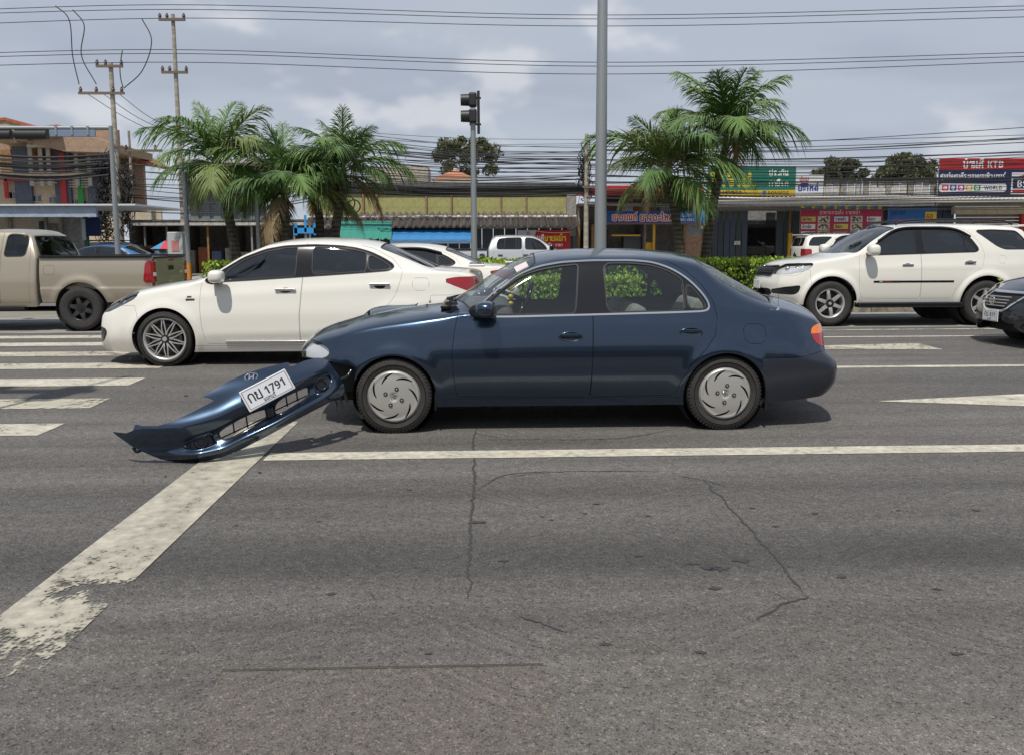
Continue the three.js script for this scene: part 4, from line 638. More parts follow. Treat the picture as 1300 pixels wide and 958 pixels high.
// ---- white sport utility vehicle ----
function suv(group, o = {}) {
  const A = { r: .46, y: .40 }, P = M.white;
  const cfg = {
    paint: P, flare: .035, bulge: .010, step: o.step, crease: [{ y: .98, s: .02, a: .012, w: .06, x0: .5, x1: 3.3 }],
    rows: [
      [-0.92, .40, .58, .52, .68, .72, .72, .91, .70, .985, .5, 1.005],
      [-0.72, .38, .77, .50, .83, .75, .845, .99, .79, 1.060, .56, 1.080],
      [-0.35, .36, .84, .50, .885, .80, .895, 1.085, .83, 1.125, .60, 1.145],
      [0.10, .36, .86, .50, .895, .82, .910, 1.150, .84, 1.185, .66, 1.205],
      [0.30, .36, .86, .50, .895, .83, .912, 1.175, .845, 1.215, .74, 1.255],
      [0.45, .36, .86, .50, .895, .84, .912, 1.188, .845, 1.240, .805, 1.330],
      [0.80, .36, .86, .50, .895, .84, .912, 1.203, .845, 1.470, .735, 1.530],
      [1.10, .36, .86, .50, .895, .84, .912, 1.214, .845, 1.640, .685, 1.685],
      [1.35, .36, .86, .50, .895, .84, .912, 1.222, .845, 1.705, .668, 1.745],
      [1.90, .36, .86, .50, .895, .84, .912, 1.236, .845, 1.728, .660, 1.775],
      [2.60, .36, .86, .50, .895, .84, .912, 1.260, .842, 1.722, .658, 1.770],
      [3.20, .38, .85, .52, .885, .84, .905, 1.278, .832, 1.705, .652, 1.750],
      [3.60, .42, .80, .55, .84, .84, .870, 1.280, .805, 1.670, .640, 1.715],
      [3.74, .45, .74, .57, .79, .84, .82, 1.265, .77, 1.640, .620, 1.690]],
    nose: { prof: [[.36, .06], [.52, -.02], [.70, -.04], [.85, -.01], [.95, .02], [1.1, .08]], bow: .22, blend: .5, r: .06, dome: .02 },
    tail: { prof: [[.4, .03], [.62, .08], [.75, .02], [1.2, .0], [1.45, -.08], [1.7, -.16]], bow: .12, blend: .6, r: .06, dome: .02 },
    wheels: { arch: [{ x: 0, ...A }, { x: 2.75, ...A }], wb: 2.75, R: .386, z: .785, make: wheelSix }, floor: .46,
  };
  cfg.ops = [
    { n: 'headlight', f: sideF(outline([[-1.3, .88], [-1.3, 1.02], [-.76, 1.045], [-.55, 1.075], [-.29, 1.085], [-.33, 1.02], [-.46, .945], [-.7, .89]], 1), { zmin: .46, tmax: 4.3 }), m: M.lens, gap: .004, back: M.reflector, backName: 'headlight_housing', backPush: -.05 },
    { n: 'grille', f: frontF(outline([[-.45, .84], [.45, .84], [.455, 1.0], [.40, 1.02], [-.40, 1.02], [-.455, 1.0]], 1), -.5), m: M.seam, push: -.015, center: true, rim: .018, rimName: 'grille_surround', rimMat: M.chrome, rimPush: .004 },
    { n: 'lower_intake', f: frontF(outline([[-.48, .52], [.48, .52], [.46, .63], [-.46, .63]], 1), -.5), m: M.seam, push: -.015, center: true },
    { n: 'fog_surround', f: sideF(outline([[-.98, .585], [-.80, .66], [-.55, .70], [-.52, .685], [-.56, .57], [-.64, .535], [-.9, .55]], 1), { zmin: .48 }), m: M.blackTrim, gap: .004, push: -.008 },
    { n: 'tail_light', f: sideF(outline([[3.44, .92], [3.42, 1.18], [4.1, 1.20], [4.1, .90]], 1), { zmin: .50 }), m: M.red, gap: .003 },
    { n: 'windscreen', f: topF(outline([[.27, .75], [.30, .35], [.47, .03], [1.20, .04], [1.24, .75]], 2)), m: M.glassMid, push: -.006, pane: true, center: true, rim: .012, rimName: 'windscreen_seal' },
    { n: 'rear_window', f: (v) => Math.max(backF(outline([[-.56, 1.30], [.56, 1.30], [.52, 1.60], [-.52, 1.60]], 1), 3.35)(v)), m: M.glassTint, push: -.004, pane: true, center: true, rim: .012, rimName: 'rear_window_seal' },
    ...glassSet([[.62, 1.215], [.80, 1.40], [1.0, 1.55], [1.18, 1.640], [1.5, 1.672], [2.0, 1.668], [2.3, 1.63], [2.5, 1.50], [2.62, 1.315], [2.58, 1.268], [1.5, 1.238]],
      [[[.76, 1.25], [.84, 1.385], [1.03, 1.535], [1.2, 1.615], [1.50, 1.645], [1.512, 1.645], [1.51, 1.262], [1.49, 1.260]],
      [[1.66, 1.268], [1.655, 1.648], [2.0, 1.642], [2.26, 1.605], [2.37, 1.53], [2.375, 1.29], [2.35, 1.288]],
      [[2.405, 1.295], [2.40, 1.50], [2.50, 1.42], [2.575, 1.31], [2.55, 1.30]]], M.glassTint, null),
    { n: 'quarter_window', f: sideF(outline([[2.60, 1.635], [2.9, 1.645], [3.34, 1.625], [3.46, 1.50], [3.52, 1.36], [3.50, 1.315], [3.08, 1.315], [2.95, 1.37], [2.72, 1.55]], 2)), m: M.glassTint, push: -.006, pane: true, rim: .012, rimName: 'window_seal' },
    { n: 'hood', f: topF(outline([[-.80, 1.2], [-.78, .2], [-.55, -.03], [.1, -.03], [.28, 0], [.34, .05], [.27, .35], [.24, 1.2]], 1), { tmin: 3.5 }), m: P, gap: .003, center: true },
    { n: 'front_door', f: sideF(outline([[.50, 1.215], [.49, .8], [.50, .6], [.56, .475], [1.575, .465], [1.58, 1.2], [1.59, 1.71], [1.3, 1.70], [1.1, 1.64], [.9, 1.52], [.7, 1.36]])), m: P, gap: .003 },
    { n: 'rear_door', f: sideF(outline([[1.585, .465], [2.14, .47], [2.20, .62], [2.33, .80], [2.52, .92], [2.66, 1.0], [2.71, 1.22], [2.66, 1.40], [2.52, 1.58], [2.36, 1.68], [2.1, 1.71], [1.60, 1.71], [1.59, 1.2]])), m: P, gap: .003 },
    { n: 'fuel_flap', f: sideF(outline([[2.94, 1.20], [3.10, 1.20], [3.09, 1.07], [2.95, 1.07]], 2)), m: P, gap: .003 },
    { n: 'front_bumper', f: (v) => Math.max(v[0] + .36, v[1] - .87 - .1 * sstep(-.6, -.4, v[0]), v[7] - 4.5), m: P, gap: .003, center: true },
    { n: 'rear_bumper', f: (v) => Math.max(3.22 - v[0], v[1] - .76), m: P, gap: .003, center: true },
  ];
  const b = buildCar(group, cfg);
  for (let k = 0; k < 4; k++) part('grille_bar', tube([-.42, -.3, -.15, 0, .15, .3, .42].map((z) => [-.93 + .008 * k + .24 * (z / .912) ** 2, .985 - k * .036, z]), .011, 20, 6), M.lampDark, group);
  for (const s of [1, -1]) {
    for (const [x, y, d] of [[1.34, 1.045, 'front_door'], [2.44, 1.09, 'rear_door']]) { const u = b.surf(x, y), door = b.parts[d][s > 0 ? 0 : 1]; part('handle_pocket_shade', new THREE.SphereGeometry(1, 16, 8).scale(.07, .04, .005).translate(x, y - .01, s * u[2]), M.lampDark, door); part('door_handle', handleGeo(.20, .035).translate(x, y, s * (u[2] + .018)), M.chrome, door); }  // dark ovals put shade behind the handles; no hollow is cut
    const door = b.parts.front_door[s > 0 ? 0 : 1];
    part('door_mirror', mirrorGeo(.115, .095, .10).translate(.66, 1.31, s * 1.03), P, door);
    part('mirror_foot', box(.08, .05, .14, .66, 1.235, s * .90), M.blackTrim, door);
    part('door_stripe', rbox(1.42, .035, .006, .002, 1.45, .76, s * .914), M.blackTrim, group);
    part('running_board', rbox(1.84, .09, .20, .03, 1.38, .36, s * .90), M.blackTrim, group);
    part('roof_rail', tube([[1.25, 1.75, s * .56], [1.4, 1.80, s * .56], [2.4, 1.825, s * .56], [3.2, 1.80, s * .55], [3.35, 1.745, s * .55]], .02, 30, 8), M.blackTrim, group);
    part('window_visor', tube([[.86, 1.46, s * .765], [1.2, 1.655, s * .70], [1.7, 1.69, s * .69], [2.25, 1.655, s * .70], [2.5, 1.53, s * .74]], .024, 24, 6), M.blackTrim, group);
    part('fog_light', new THREE.SphereGeometry(.035, 14, 10).translate(-.72, .605, s * .66), M.reflector, group);
    for (const [bx, bz] of [[-.66, .60], [-.52, .68]]) part('headlight_bulb', new THREE.SphereGeometry(.045, 16, 10).translate(bx, .985, s * bz), M.chrome, group);
  }
  part('roof_spoiler', rbox(.22, .04, 1.16, .018, 3.56, 1.72, 0), P, group);
  part('front_plate', rbox(.012, .15, .34, .005, -1.0, .69, 0), M.plate, group);
  const bt = canvasTex(512, 48, (g, w, h) => { g.fillStyle = '#141416'; g.fillRect(0, 0, w, h); g.font = 'bold italic 42px sans-serif'; g.fillStyle = '#e4e4e2'; g.fillText('TRD', 20, 40); g.fillStyle = '#c01820'; g.fillText('Sportivo', 140, 40); });
  for (const s of [1, -1]) part('stripe_lettering', new THREE.PlaneGeometry(.40, .034).rotateY(s > 0 ? 0 : Math.PI).translate(1.02, .761, s * .9185), STD([.9, .9, .9], .5, 0, { map: bt }), group);
  interior(group, { fx: 1.35, rx: 2.2, h: .72, lean: .28, dx: .62, dy: 1.12 });
  return b;
}
const suvA = thing('white_suv', 'white sport utility vehicle with black side steps and roof rails, facing the blue car', 'suv', [5.99, 0, -15.05]);
suv(suvA);
// ---- pick-up trucks ----
function pickup(group, o) {
  const P = o.paint, e = o.stretch ?? 0, A = { r: .43, y: .385 }, R2 = (x) => x > 1.3 ? x + e : x;
  const cfg = {
    paint: P, flare: .028, step: o.step,
    rows: [
      [-0.87, .45, .55, .55, .66, .72, .70, .92, .68, .99, .50, 1.01],
      [-0.65, .42, .76, .52, .82, .78, .83, 1.00, .78, 1.06, .55, 1.08],
      [-0.20, .40, .82, .52, .86, .82, .87, 1.10, .80, 1.13, .60, 1.15],
      [0.25, .40, .83, .52, .865, .82, .875, 1.16, .81, 1.19, .68, 1.215],
      [0.45, .40, .83, .52, .865, .82, .875, 1.18, .81, 1.22, .76, 1.285],
      [0.80, .40, .83, .52, .865, .82, .875, 1.19, .81, 1.44, .70, 1.50],
      [1.05, .40, .83, .52, .865, .82, .875, 1.195, .81, 1.60, .655, 1.65],
      [1.30, .40, .83, .52, .865, .82, .875, 1.20, .81, 1.67, .635, 1.71],
      [R2(1.70), .40, .83, .52, .865, .82, .875, 1.20, .81, 1.685, .625, 1.73],
      [R2(2.10), .40, .83, .52, .865, .82, .875, 1.205, .81, 1.665, .62, 1.71],
      [R2(2.30), .40, .83, .52, .865, .82, .872, 1.205, .805, 1.63, .61, 1.675],
      [R2(2.38), .40, .82, .52, .855, .82, .862, 1.205, .80, 1.60, .60, 1.645]],
    nose: { prof: [[.4, .05], [.55, -.02], [.9, 0], [1.05, .06]], bow: .20, blend: .5, r: .06, dome: .02 },
    tail: { prof: [[.4, 0], [1.2, 0], [1.45, -.07], [1.65, -.15]], bow: .02, blend: .35, r: .04, dome: .01 },
    wheels: { arch: [{ x: 0, ...A }, { x: R2(3.085), ...A }], wb: R2(3.085), R: .366, z: .77, make: wheelDark }, floor: .50,
  };
  const panes = o.double ? [[[.76, 1.235], [.85, 1.38], [1.05, 1.54], [1.25, 1.612], [1.50, 1.63], [1.505, 1.245]], [[1.64, 1.25], [1.635, 1.632], [2.1, 1.628], [2.4, 1.60], [2.46, 1.45], [2.47, 1.255]]]
    : [[[.76, 1.235], [.85, 1.38], [1.05, 1.54], [1.25, 1.612], [1.62, 1.635], [1.66, 1.25]], [[1.83, 1.255], [1.86, 1.622], [2.0, 1.622], [2.17, 1.60], [2.20, 1.50], [2.17, 1.26]]];
  const rd = o.double ? [[1.585, .47], [2.50, .47], [2.60, .9], [2.58, 1.25], [2.52, 1.6], [2.4, 1.66], [1.6, 1.67]] : [[1.76, .47], [2.24, .47], [2.26, 1.25], [2.22, 1.6], [2.1, 1.655], [1.79, 1.665]];
  cfg.ops = [
    { n: 'headlight', f: sideF(outline([[-1.3, .86], [-1.3, 1.0], [-.7, 1.03], [-.42, 1.05], [-.50, .93], [-.7, .86]], 1), { zmin: .42 }), m: M.lens, gap: .004, back: M.reflector, backPush: -.04 },
    { n: 'grille', f: frontF(outline([[-.40, .80], [.40, .80], [.40, .98], [-.40, .98]], 1), -.5), m: M.blackTrim, push: -.01, center: true },
    { n: 'windscreen', f: topF(outline([[.27, .75], [.30, .35], [.47, .03], [1.16, .04], [1.2, .75]], 2)), m: M.glassMid, push: -.006, pane: true, center: true, rim: .012, rimName: 'windscreen_seal' },
    { n: 'rear_window', f: backF(outline([[-.66, 1.255], [.66, 1.255], [.58, 1.585], [-.58, 1.585]], 1), R2(2.10)), m: M.glassMid, push: -.004, pane: true, center: true, rim: .016, rimName: 'rear_window_seal' },
    ...panes.map((p) => ({ n: 'side_window', f: sideF(outline(p, 2)), m: M.glassMid, push: -.008, pane: true, rim: .016, rimName: 'window_seal', rimMat: M.rubber, rimPush: -.001 })),
    { n: 'front_door', f: sideF(outline([[.50, 1.2], [.49, .8], [.52, .55], [.58, .47], [o.double ? 1.575 : 1.745, .47], [o.double ? 1.59 : 1.775, 1.665], [1.3, 1.655], [1.05, 1.585], [.8, 1.42]])), m: P, gap: .003 },
    { n: 'rear_door', f: sideF(outline(rd)), m: P, gap: .003 },
    { n: 'front_bumper', f: (v) => Math.max(v[0] + .36, v[1] - .80, v[7] - 4.5), m: P, gap: .003, center: true },
  ];
  cfg.wheels.arch = cfg.wheels.arch.slice(0, 1); const R3 = R2(3.085);
  const keep = cfg.wheels; const b = buildCar(group, cfg);
  // load bed
  const x0 = R2(2.415), x1 = R3 + 1.19, bd = [], yb = .47, yt = 1.235;
  for (let i = 0; i <= 90; i++) { const x = mix(x0, x1, i / 90), row = []; for (let j = 0; j <= 36; j++) { const y = mix(yb, yt, j / 36), d = Math.hypot(x - R3, y - A.y); let z = .845 - .06 * ((y - .86) / .38) ** 2 - .05 * sstep(x1 - .14, x1, x) ** 2 + .016 * sstep(.74, .70, y); z += .03 * Math.exp(-(((d - A.r - .03) / .07) ** 2)); row.push([x, y, z]); } bd.push(row); }
  let S = gridSoup(bd, (i, j) => [0, 0]); [, S] = splitSoup(S, (v) => Math.hypot(v[0] - R3, v[1] - A.y) - A.r);
  let L; const lamp = outline([[x1 - .13, .80], [x1 - .095, 1.16], [x1 + .05, 1.17], [x1 + .05, .80]], 1); [L, S] = splitSoup(S, (v) => lamp(v[0], v[1]));
  let Fl; const ff = outline([[R3 - .60, 1.10], [R3 - .42, 1.10], [R3 - .42, .94], [R3 - .60, .94]], 2); let ring; [ring, S] = splitSoup(S, (v) => ff(v[0], v[1]) - .004); [Fl, ring] = splitSoup(ring, (v) => ff(v[0], v[1]));
  part('fuel_flap', soupGeo(Fl), P, group); part('flap_seam', soupGeo(ring, -.006), M.seam, group);
  for (const s of [near, far]) {
    part('bed_side', soupGeo(S, 0, s.mir), P, group);
    const tl = part('tail_light', join([soupGeo(L, .004, s.mir), rbox(.05, .36, .13, .015, x1 + .008, .98, s.sgn * .735)]), M.red, group);
    part('reverse_lens', rbox(.056, .07, .12, .012, x1 + .010, .94, s.sgn * .735), M.plate, tl);
    part('bed_rail', rbox(x1 - x0, .035, .10, .012, (x0 + x1) / 2, yt + .010, s.sgn * .785), M.blackTrim, group);
    part('bed_inner_wall', box(x1 - x0, .5, .02, (x0 + x1) / 2, .98, s.sgn * .70), P, group);
    part('wheel_well', join([new THREE.CylinderGeometry(A.r, A.r, .3, 36, 1, true).rotateX(Math.PI / 2).translate(R3, A.y, s.sgn * .70), new THREE.CircleGeometry(A.r, 30).translate(R3, A.y, s.sgn * .56)]), M.under, group);
    part('door_handle', handleGeo(.17, .04).translate(1.50, 1.05, s.sgn * .872), o.handle ?? P, b.parts.front_door[s.sgn > 0 ? 0 : 1]);
    if (o.double) part('door_handle', handleGeo(.17, .04).translate(2.36, 1.05, s.sgn * .872), o.handle ?? P, b.parts.rear_door[s.sgn > 0 ? 0 : 1]);
    part('door_mirror', mirrorGeo(.11, .10, .09).translate(.62, 1.30, s.sgn * .99), o.mirror ?? P, b.parts.front_door[s.sgn > 0 ? 0 : 1]);
    part('side_step', rbox(1.5, .06, .12, .02, 1.4 + e / 2, .38, s.sgn * .82), M.blackTrim, group);
  }
  part('tailgate', join([rbox(.05, .62, 1.36, .02, x1, .90, 0), rbox(.02, .10, 1.36, .008, x1 + .022, 1.14, 0)]), P, group);
  part('tailgate_cap', rbox(.07, .03, 1.40, .01, x1, 1.225, 0), M.blackTrim, group);
  part('tailgate_handle', rbox(.03, .08, .20, .012, x1 + .03, 1.03, 0), M.blackTrim, group);
  part('brake_light', rbox(.03, .03, .20, .008, x1 + .03, 1.165, 0), M.red, group);
  part('bed_floor', join([box(x1 - x0, .06, 1.5, (x0 + x1) / 2, .72, 0), box(.03, .62, 1.6, x0 + .02, .90, 0)]), P, group);
  part('bed_frame', box(x1 - x0 - .1, .16, .9, (x0 + x1) / 2, .52, 0), M.under, group);
  part('rear_step_bumper', rbox(.14, .18, 1.55, .03, x1 + .07, .50, 0), o.bumper ?? M.chrome, group);
  interior(group, { fx: 1.2, rx: o.double ? 1.95 : 0, h: .78, lean: .22, dx: .60, dy: 1.08 });
}
const truckA = thing('beige_pickup', 'champagne beige pickup truck with dark wheels and open load bed, behind the white sedan', 'pickup', [-9.95, 0, -15.1]);
pickup(truckA, { paint: M.beige });
// ---- the torn-off bumper, one end on the road, the other hanging by the front wheel ----
{
  const Lp = V(...atZ(140, 551, -5.30)), Rp = V(...atZ(445, 487, -5.92)), U = Rp.clone().sub(Lp).normalize(), mid = Lp.clone().add(Rp).multiplyScalar(.5), Nn = V(.06, 1.47, 0).sub(mid); Nn.addScaledVector(U, -Nn.dot(U)).normalize();
  const Vv = Nn.clone().cross(U);
  const loc = (px, py) => { const d = V(...ray(px, py)), o = V(0, 1.47, 0), t = mid.clone().sub(o).dot(Nn) / d.dot(Nn), p = o.addScaledVector(d, t).sub(mid); return [p.dot(U), p.dot(Vv)]; };
  const map = (L) => L.map(([x, y]) => loc(x, y));
  const o = thing('front_bumper', 'torn-off dark blue front bumper with licence plate lying against the front wheel', 'bumper', mid.toArray());
  o.quaternion.setFromRotationMatrix(new THREE.Matrix4().makeBasis(U, Vv, Nn));
  const edge = outline(map([[139, 551], [158, 553], [168, 549], [171, 541], [180, 543], [200, 543], [220, 537], [245, 525], [262, 516], [272, 511], [266, 508], [256, 505.5], [268, 500], [290, 486], [313, 476], [340, 468], [366, 461.5], [370, 461.5], [369, 466], [374, 466.5], [390, 459], [408, 454], [418, 454], [425, 458], [434, 472], [444, 486], [446, 496], [442, 503], [428, 510], [400, 523], [377, 535], [339, 556], [305, 574], [280, 584], [255, 590], [230, 591.5], [205, 587], [185, 579], [168, 571]]));
  const [x0, y0] = [loc(139, 551)[0], loc(260, 592)[1]], half = (loc(446, 490)[0] - x0) / 2, xm = x0 + half;
  const axis = (a) => -.045 - .03 * ((a - xm) / half) ** 2;   // middle line of the moulding
  const line = (L) => table(map(L)), holeL = line([[170, 572], [242, 566], [276, 556], [310, 540], [340, 527], [372, 509], [394, 499], [415, 489], [440, 478]]), lipL = line([[170, 588], [234, 583], [276, 576], [313, 558], [350, 539], [392, 517], [425, 502], [444, 494]]);
  const depth = (a, b) => { const s = (a - xm) / half, w = (b - axis(a)) / .25, h = b - holeL(a), l = b - lipL(a), e = 1 - sstep(.72, .98, Math.abs(s)), lf = sstep(-.35, -.75, s); return .03 - .27 * Math.pow(Math.abs(s), 2.8) - (.075 + (w < 0 ? .16 * lf : 0)) * w * w * Math.abs(w) + e * (.045 * (1 - lf) * Math.exp(-((l / .034) ** 2)) - .045 * Math.exp(-((h / .05) ** 2)) + .030 * Math.exp(-(((h - .12) / .06) ** 2))); };
  const pt = [], b0 = -.34, b1 = .36, na = 230, nb = 84; for (let i = 0; i <= na; i++) { const a = mix(x0 - .01, x0 + 2 * half + .01, i / na), row = []; for (let j = 0; j <= nb; j++) { const b = mix(b0, b1, j / nb); row.push([a, b, depth(a, b)]); } pt.push(row); }
  let S = gridSoup(pt, () => [0, 0]); [S] = splitSoup(S, (v) => edge(v[0], v[1]));
  const holes = [[[276, 549], [300, 534], [318, 525.5], [335, 519.5], [343, 522], [341, 533], [318, 547], [296, 559], [284, 563], [277, 558]], [[349, 511], [370, 500], [391, 491], [396, 494], [396, 506], [374, 519], [354, 531], [347, 527]]].map((h) => outline(map(h), 2));
  const fogs = [[[231, 567], [246, 559], [262, 552], [270, 552], [274, 560], [279, 566], [262, 573], [245, 576], [233, 573]], [[401, 490], [410, 479], [424, 475], [429, 483], [424, 496], [410, 504], [402, 502]]].map((h) => outline(map(h), 2));
  for (const h of [...holes, ...fogs]) [, S] = splitSoup(S, (v) => h(v[0], v[1]));
  part('cover', soupGeo(S), M.blue, o); part('inner_face', soupGeo(S, -.006, 0, true), M.bumperGrey, o);
  [...holes, ...fogs].forEach((h, k) => part('opening_lip', tube(h.pts.filter((_, i) => i % 2 === 0).map(([a, b]) => [a, b, depth(a, b) - .016]), .014, 60, 6, true), k < 2 ? M.blackTrim : M.blue, o));
  fogs.forEach((h, k) => { const c = h.pts.reduce((q, p) => [q[0] + p[0] / h.pts.length, q[1] + p[1] / h.pts.length], [0, 0]), z = depth(...c); const f = part('fog_light_pocket', join([cyl(.07, .075, .09, 0, 0, 0, 20).rotateX(Math.PI / 2).translate(c[0], c[1], z - .075), box(.20, .11, .01, c[0], c[1], z - .06)]), M.bumperGrey, o); part('fog_light_rim', new THREE.TorusGeometry(.035, .010, 8, 24).translate(c[0], c[1], z - .025), M.black, f); });
  const bar = (p) => tube(map(p).map(([a, b]) => [a, b, depth(a, b) - .03]), .0055, 8, 6);
  for (const p of [[[278, 560], [308, 546], [338, 532]], [[349, 524], [372, 513], [397, 502]], [[296, 538], [298, 552]], [[312, 528], [315, 545]], [[363, 502], [366, 518]], [[377, 496], [380, 511]]]) part('grille_bar', bar(p), M.blackTrim, o);
  { const c = loc(344, 532), z = depth(...c); part('grille_divider', rbox(.06, .14, .03, .012, c[0], c[1], z - .02), M.blackTrim, o); }
  const e = loc(319, 481), g = part('emblem', emblemH(.042).rotateZ(.02).translate(e[0], e[1], depth(...e) + .006), M.chrome, o);
  const c = loc(338, 498.3), t = loc(304, 499.6), t2 = loc(357.6, 472), ang = Math.atan2(t2[1] - t[1], t2[0] - t[0]), zp2 = depth(...c) + .022;
  const tex = canvasTex(1024, 452, (q, w, h) => { q.fillStyle = '#d6d8dc'; q.fillRect(0, 0, w, h); q.strokeStyle = '#0e0f12'; q.lineWidth = 11; q.strokeRect(26, 26, w - 52, h - 52); thai(q, 'กย', 96, 300, 176, 31, '#101114'); q.fillStyle = '#101114'; q.save(); q.translate(452, 300); q.scale(.93, 1.06); q.font = 'bold 232px sans-serif'; q.fillText('1791', 0, 0); q.restore(); thai(q, 'นนทบุรี', 360, 402, 62, 13, '#101114'); for (let k = 0; k < 140; k++) { q.fillStyle = 'rgba(90,85,75,' + rnd(.03, .16) + ')'; q.beginPath(); q.arc(rnd(w), rnd(h), rnd(1, 6), 0, 7); q.fill(); } });
  const pl = part('licence_plate', rbox(.345, .155, .012, .006), M.plate, o); pl.position.set(c[0], c[1], zp2); pl.rotation.set(-.10, 0, ang);
  part('plate_lettering', new THREE.PlaneGeometry(.336, .147).translate(0, 0, .0075), STD([.88, .88, .88], .38, 0, { map: tex }), pl);
  for (const [x, y] of [[306, 507], [316, 522]]) { const q = loc(x, y); part('plate_bracket', rbox(.02, .06, .03, .005, q[0], q[1], depth(...q) + .004), M.blackTrim, o); }
  for (const [p, r] of [[[[432, 500], [440, 508], [441, 520]], .008], [[[436, 492], [446, 500], [450, 512]], .010], [[[440, 482], [450, 478], [456, 470]], .012], [[[428, 506], [434, 514], [432, 524]], .006], [[[168, 571], [172, 577], [178, 575]], .012]]) part('torn_bracket', tube(map(p).map(([a, b]) => [a, b, depth(Math.min(a, half + xm), b) - .02]), r, 8, 6), M.blackTrim, o);
  o.updateMatrixWorld(true); o.position.y += .015;
  for (const [x, y, r] of [[236, 505, .02], [195, 495, .012], [330, 600, .014], [395, 560, .018], [372, 575, .010], [420, 548, .012], [210, 605, .010], [286, 622, .008]]) { const [a, b] = onRoad(x, y); const sh = solo('plastic_shard', 'small black shard of broken plastic lying near the torn bumper', 'debris', new THREE.TetrahedronGeometry(r, 0).scale(1.5, .4, 1).rotateY(x), M.blackTrim, 'broken plastic shards'); sh.position.set(a, roadAt(b) + r * .25, b); }
}
// ================= street behind: median, planting, poles, shops, cables =================
const wallMap = (base, amp, sd) => patchy(base, amp, [1, 1], sd, 5);
const plasterN = tileNoise(256, 8, 5, 6.6);
const uvBox = (g, s = 1) => { const p = g.attributes.position, n = g.attributes.normal, u = new Float32Array(p.count * 2); for (let i = 0; i < p.count; i++) { const ny = Math.abs(n.getY(i)), nx = Math.abs(n.getX(i)); u[i * 2] = (nx > .7 ? p.getZ(i) : p.getX(i)) / s; u[i * 2 + 1] = (ny > .7 ? p.getZ(i) : p.getY(i)) / s; } g.setAttribute('uv', new THREE.BufferAttribute(u, 2)); return g; };
const galv = STD([.30, .32, .33], .5, .5), steelDark = STD([.02, .02, .022], .5), concretePole = STD([1, 1, 1], .9, 0, { map: wallMap([.30, .27, .22], .4, 3.9) });
// ---- median with kerb blocks and hedge ----
struct('median', uvBox(box(70, .16, 3.0, 28.0, .02, -18.7), 2), STD([1, 1, 1], .95, 0, { map: patchy([.16, .12, .07], .5, [1, 1], 2.7) }));
{
  const kb = thing('median_kerb', 'dirty concrete kerb blocks along the planted median', 'kerb', [0, 0, -17.12]), mats = [0, 1, 2].map((k) => STD([1, 1, 1], .92, 0, { map: patchy([[.25, .22, .17], [.20, .18, .14], [.30, .27, .21]][k], .6, [1, 1], 4.2 + k) })), g = uvBox(rbox(.985, .26, .16, .02), 1);
  for (let k = 0; k < 44; k++) { const m = part('kerb_block', g, mats[(k * 7 + (k >> 2)) % 3], kb); m.position.set(-6.4 + k, .075 + .006 * Math.sin(k * 3.1), .006 * Math.sin(k * 5.3)); }
}
function leafGeo(l, w) { const g = new THREE.BufferGeometry(); g.setAttribute('position', new THREE.Float32BufferAttribute([0, 0, 0, w / 2, l * .5, l * .12, 0, l, 0, -w / 2, l * .5, l * .12], 3)); g.setIndex([0, 1, 2, 0, 2, 3]); g.computeVertexNormals(); return g; }
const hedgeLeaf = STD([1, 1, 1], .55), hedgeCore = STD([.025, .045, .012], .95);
function hedge(label, x0, x1, z0, depth, h, n, sd) {
  const o = thing('hedge', label, 'hedge', [(x0 + x1) / 2, .08, z0]), L = x1 - x0;
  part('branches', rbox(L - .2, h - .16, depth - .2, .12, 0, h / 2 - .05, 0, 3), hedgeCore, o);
  const m = new THREE.InstancedMesh(leafGeo(.085, .055), hedgeLeaf, n), q = new THREE.Object3D(), c = new THREE.Color();
  for (let k = 0; k < n; k++) {
    const f = rnd(); let x = rnd(-L / 2, L / 2), y, z; const wob = .10 * fbm(x * 1.2 + sd, 3, sd, 3);
    if (f < .42) { y = h + wob - rnd(.10); z = rnd(-depth / 2, depth / 2); } else { y = rnd(.05, h + wob); z = depth / 2 + .10 * fbm(x * 2, y * 3, sd, 3) - rnd(.12); if (f > .9) z = -z; }
    q.position.set(x, y, z); q.rotation.set(rnd(-1.6, .8), rnd(6.28), rnd(-.9, .9)); q.scale.setScalar(rnd(.65, 1.35)); q.updateMatrix(); m.setMatrixAt(k, q.matrix);
    const t = rnd(), v = .8 + rnd(.45); c.setRGB(mix(.17, .42, t * t) * v, mix(.27, .48, t) * v, mix(.024, .05, t) * v); m.setColorAt(k, c);
  }
  m.name = 'foliage'; m.userData = { kind: 'stuff' }; m.castShadow = m.receiveShadow = true; o.add(m); return o;
}
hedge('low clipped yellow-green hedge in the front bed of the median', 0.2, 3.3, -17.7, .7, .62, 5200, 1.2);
hedge('long taller clipped hedge running along the median behind the cars', -6.2, 16, -18.8, 1.0, .98, 26000, 4.4);
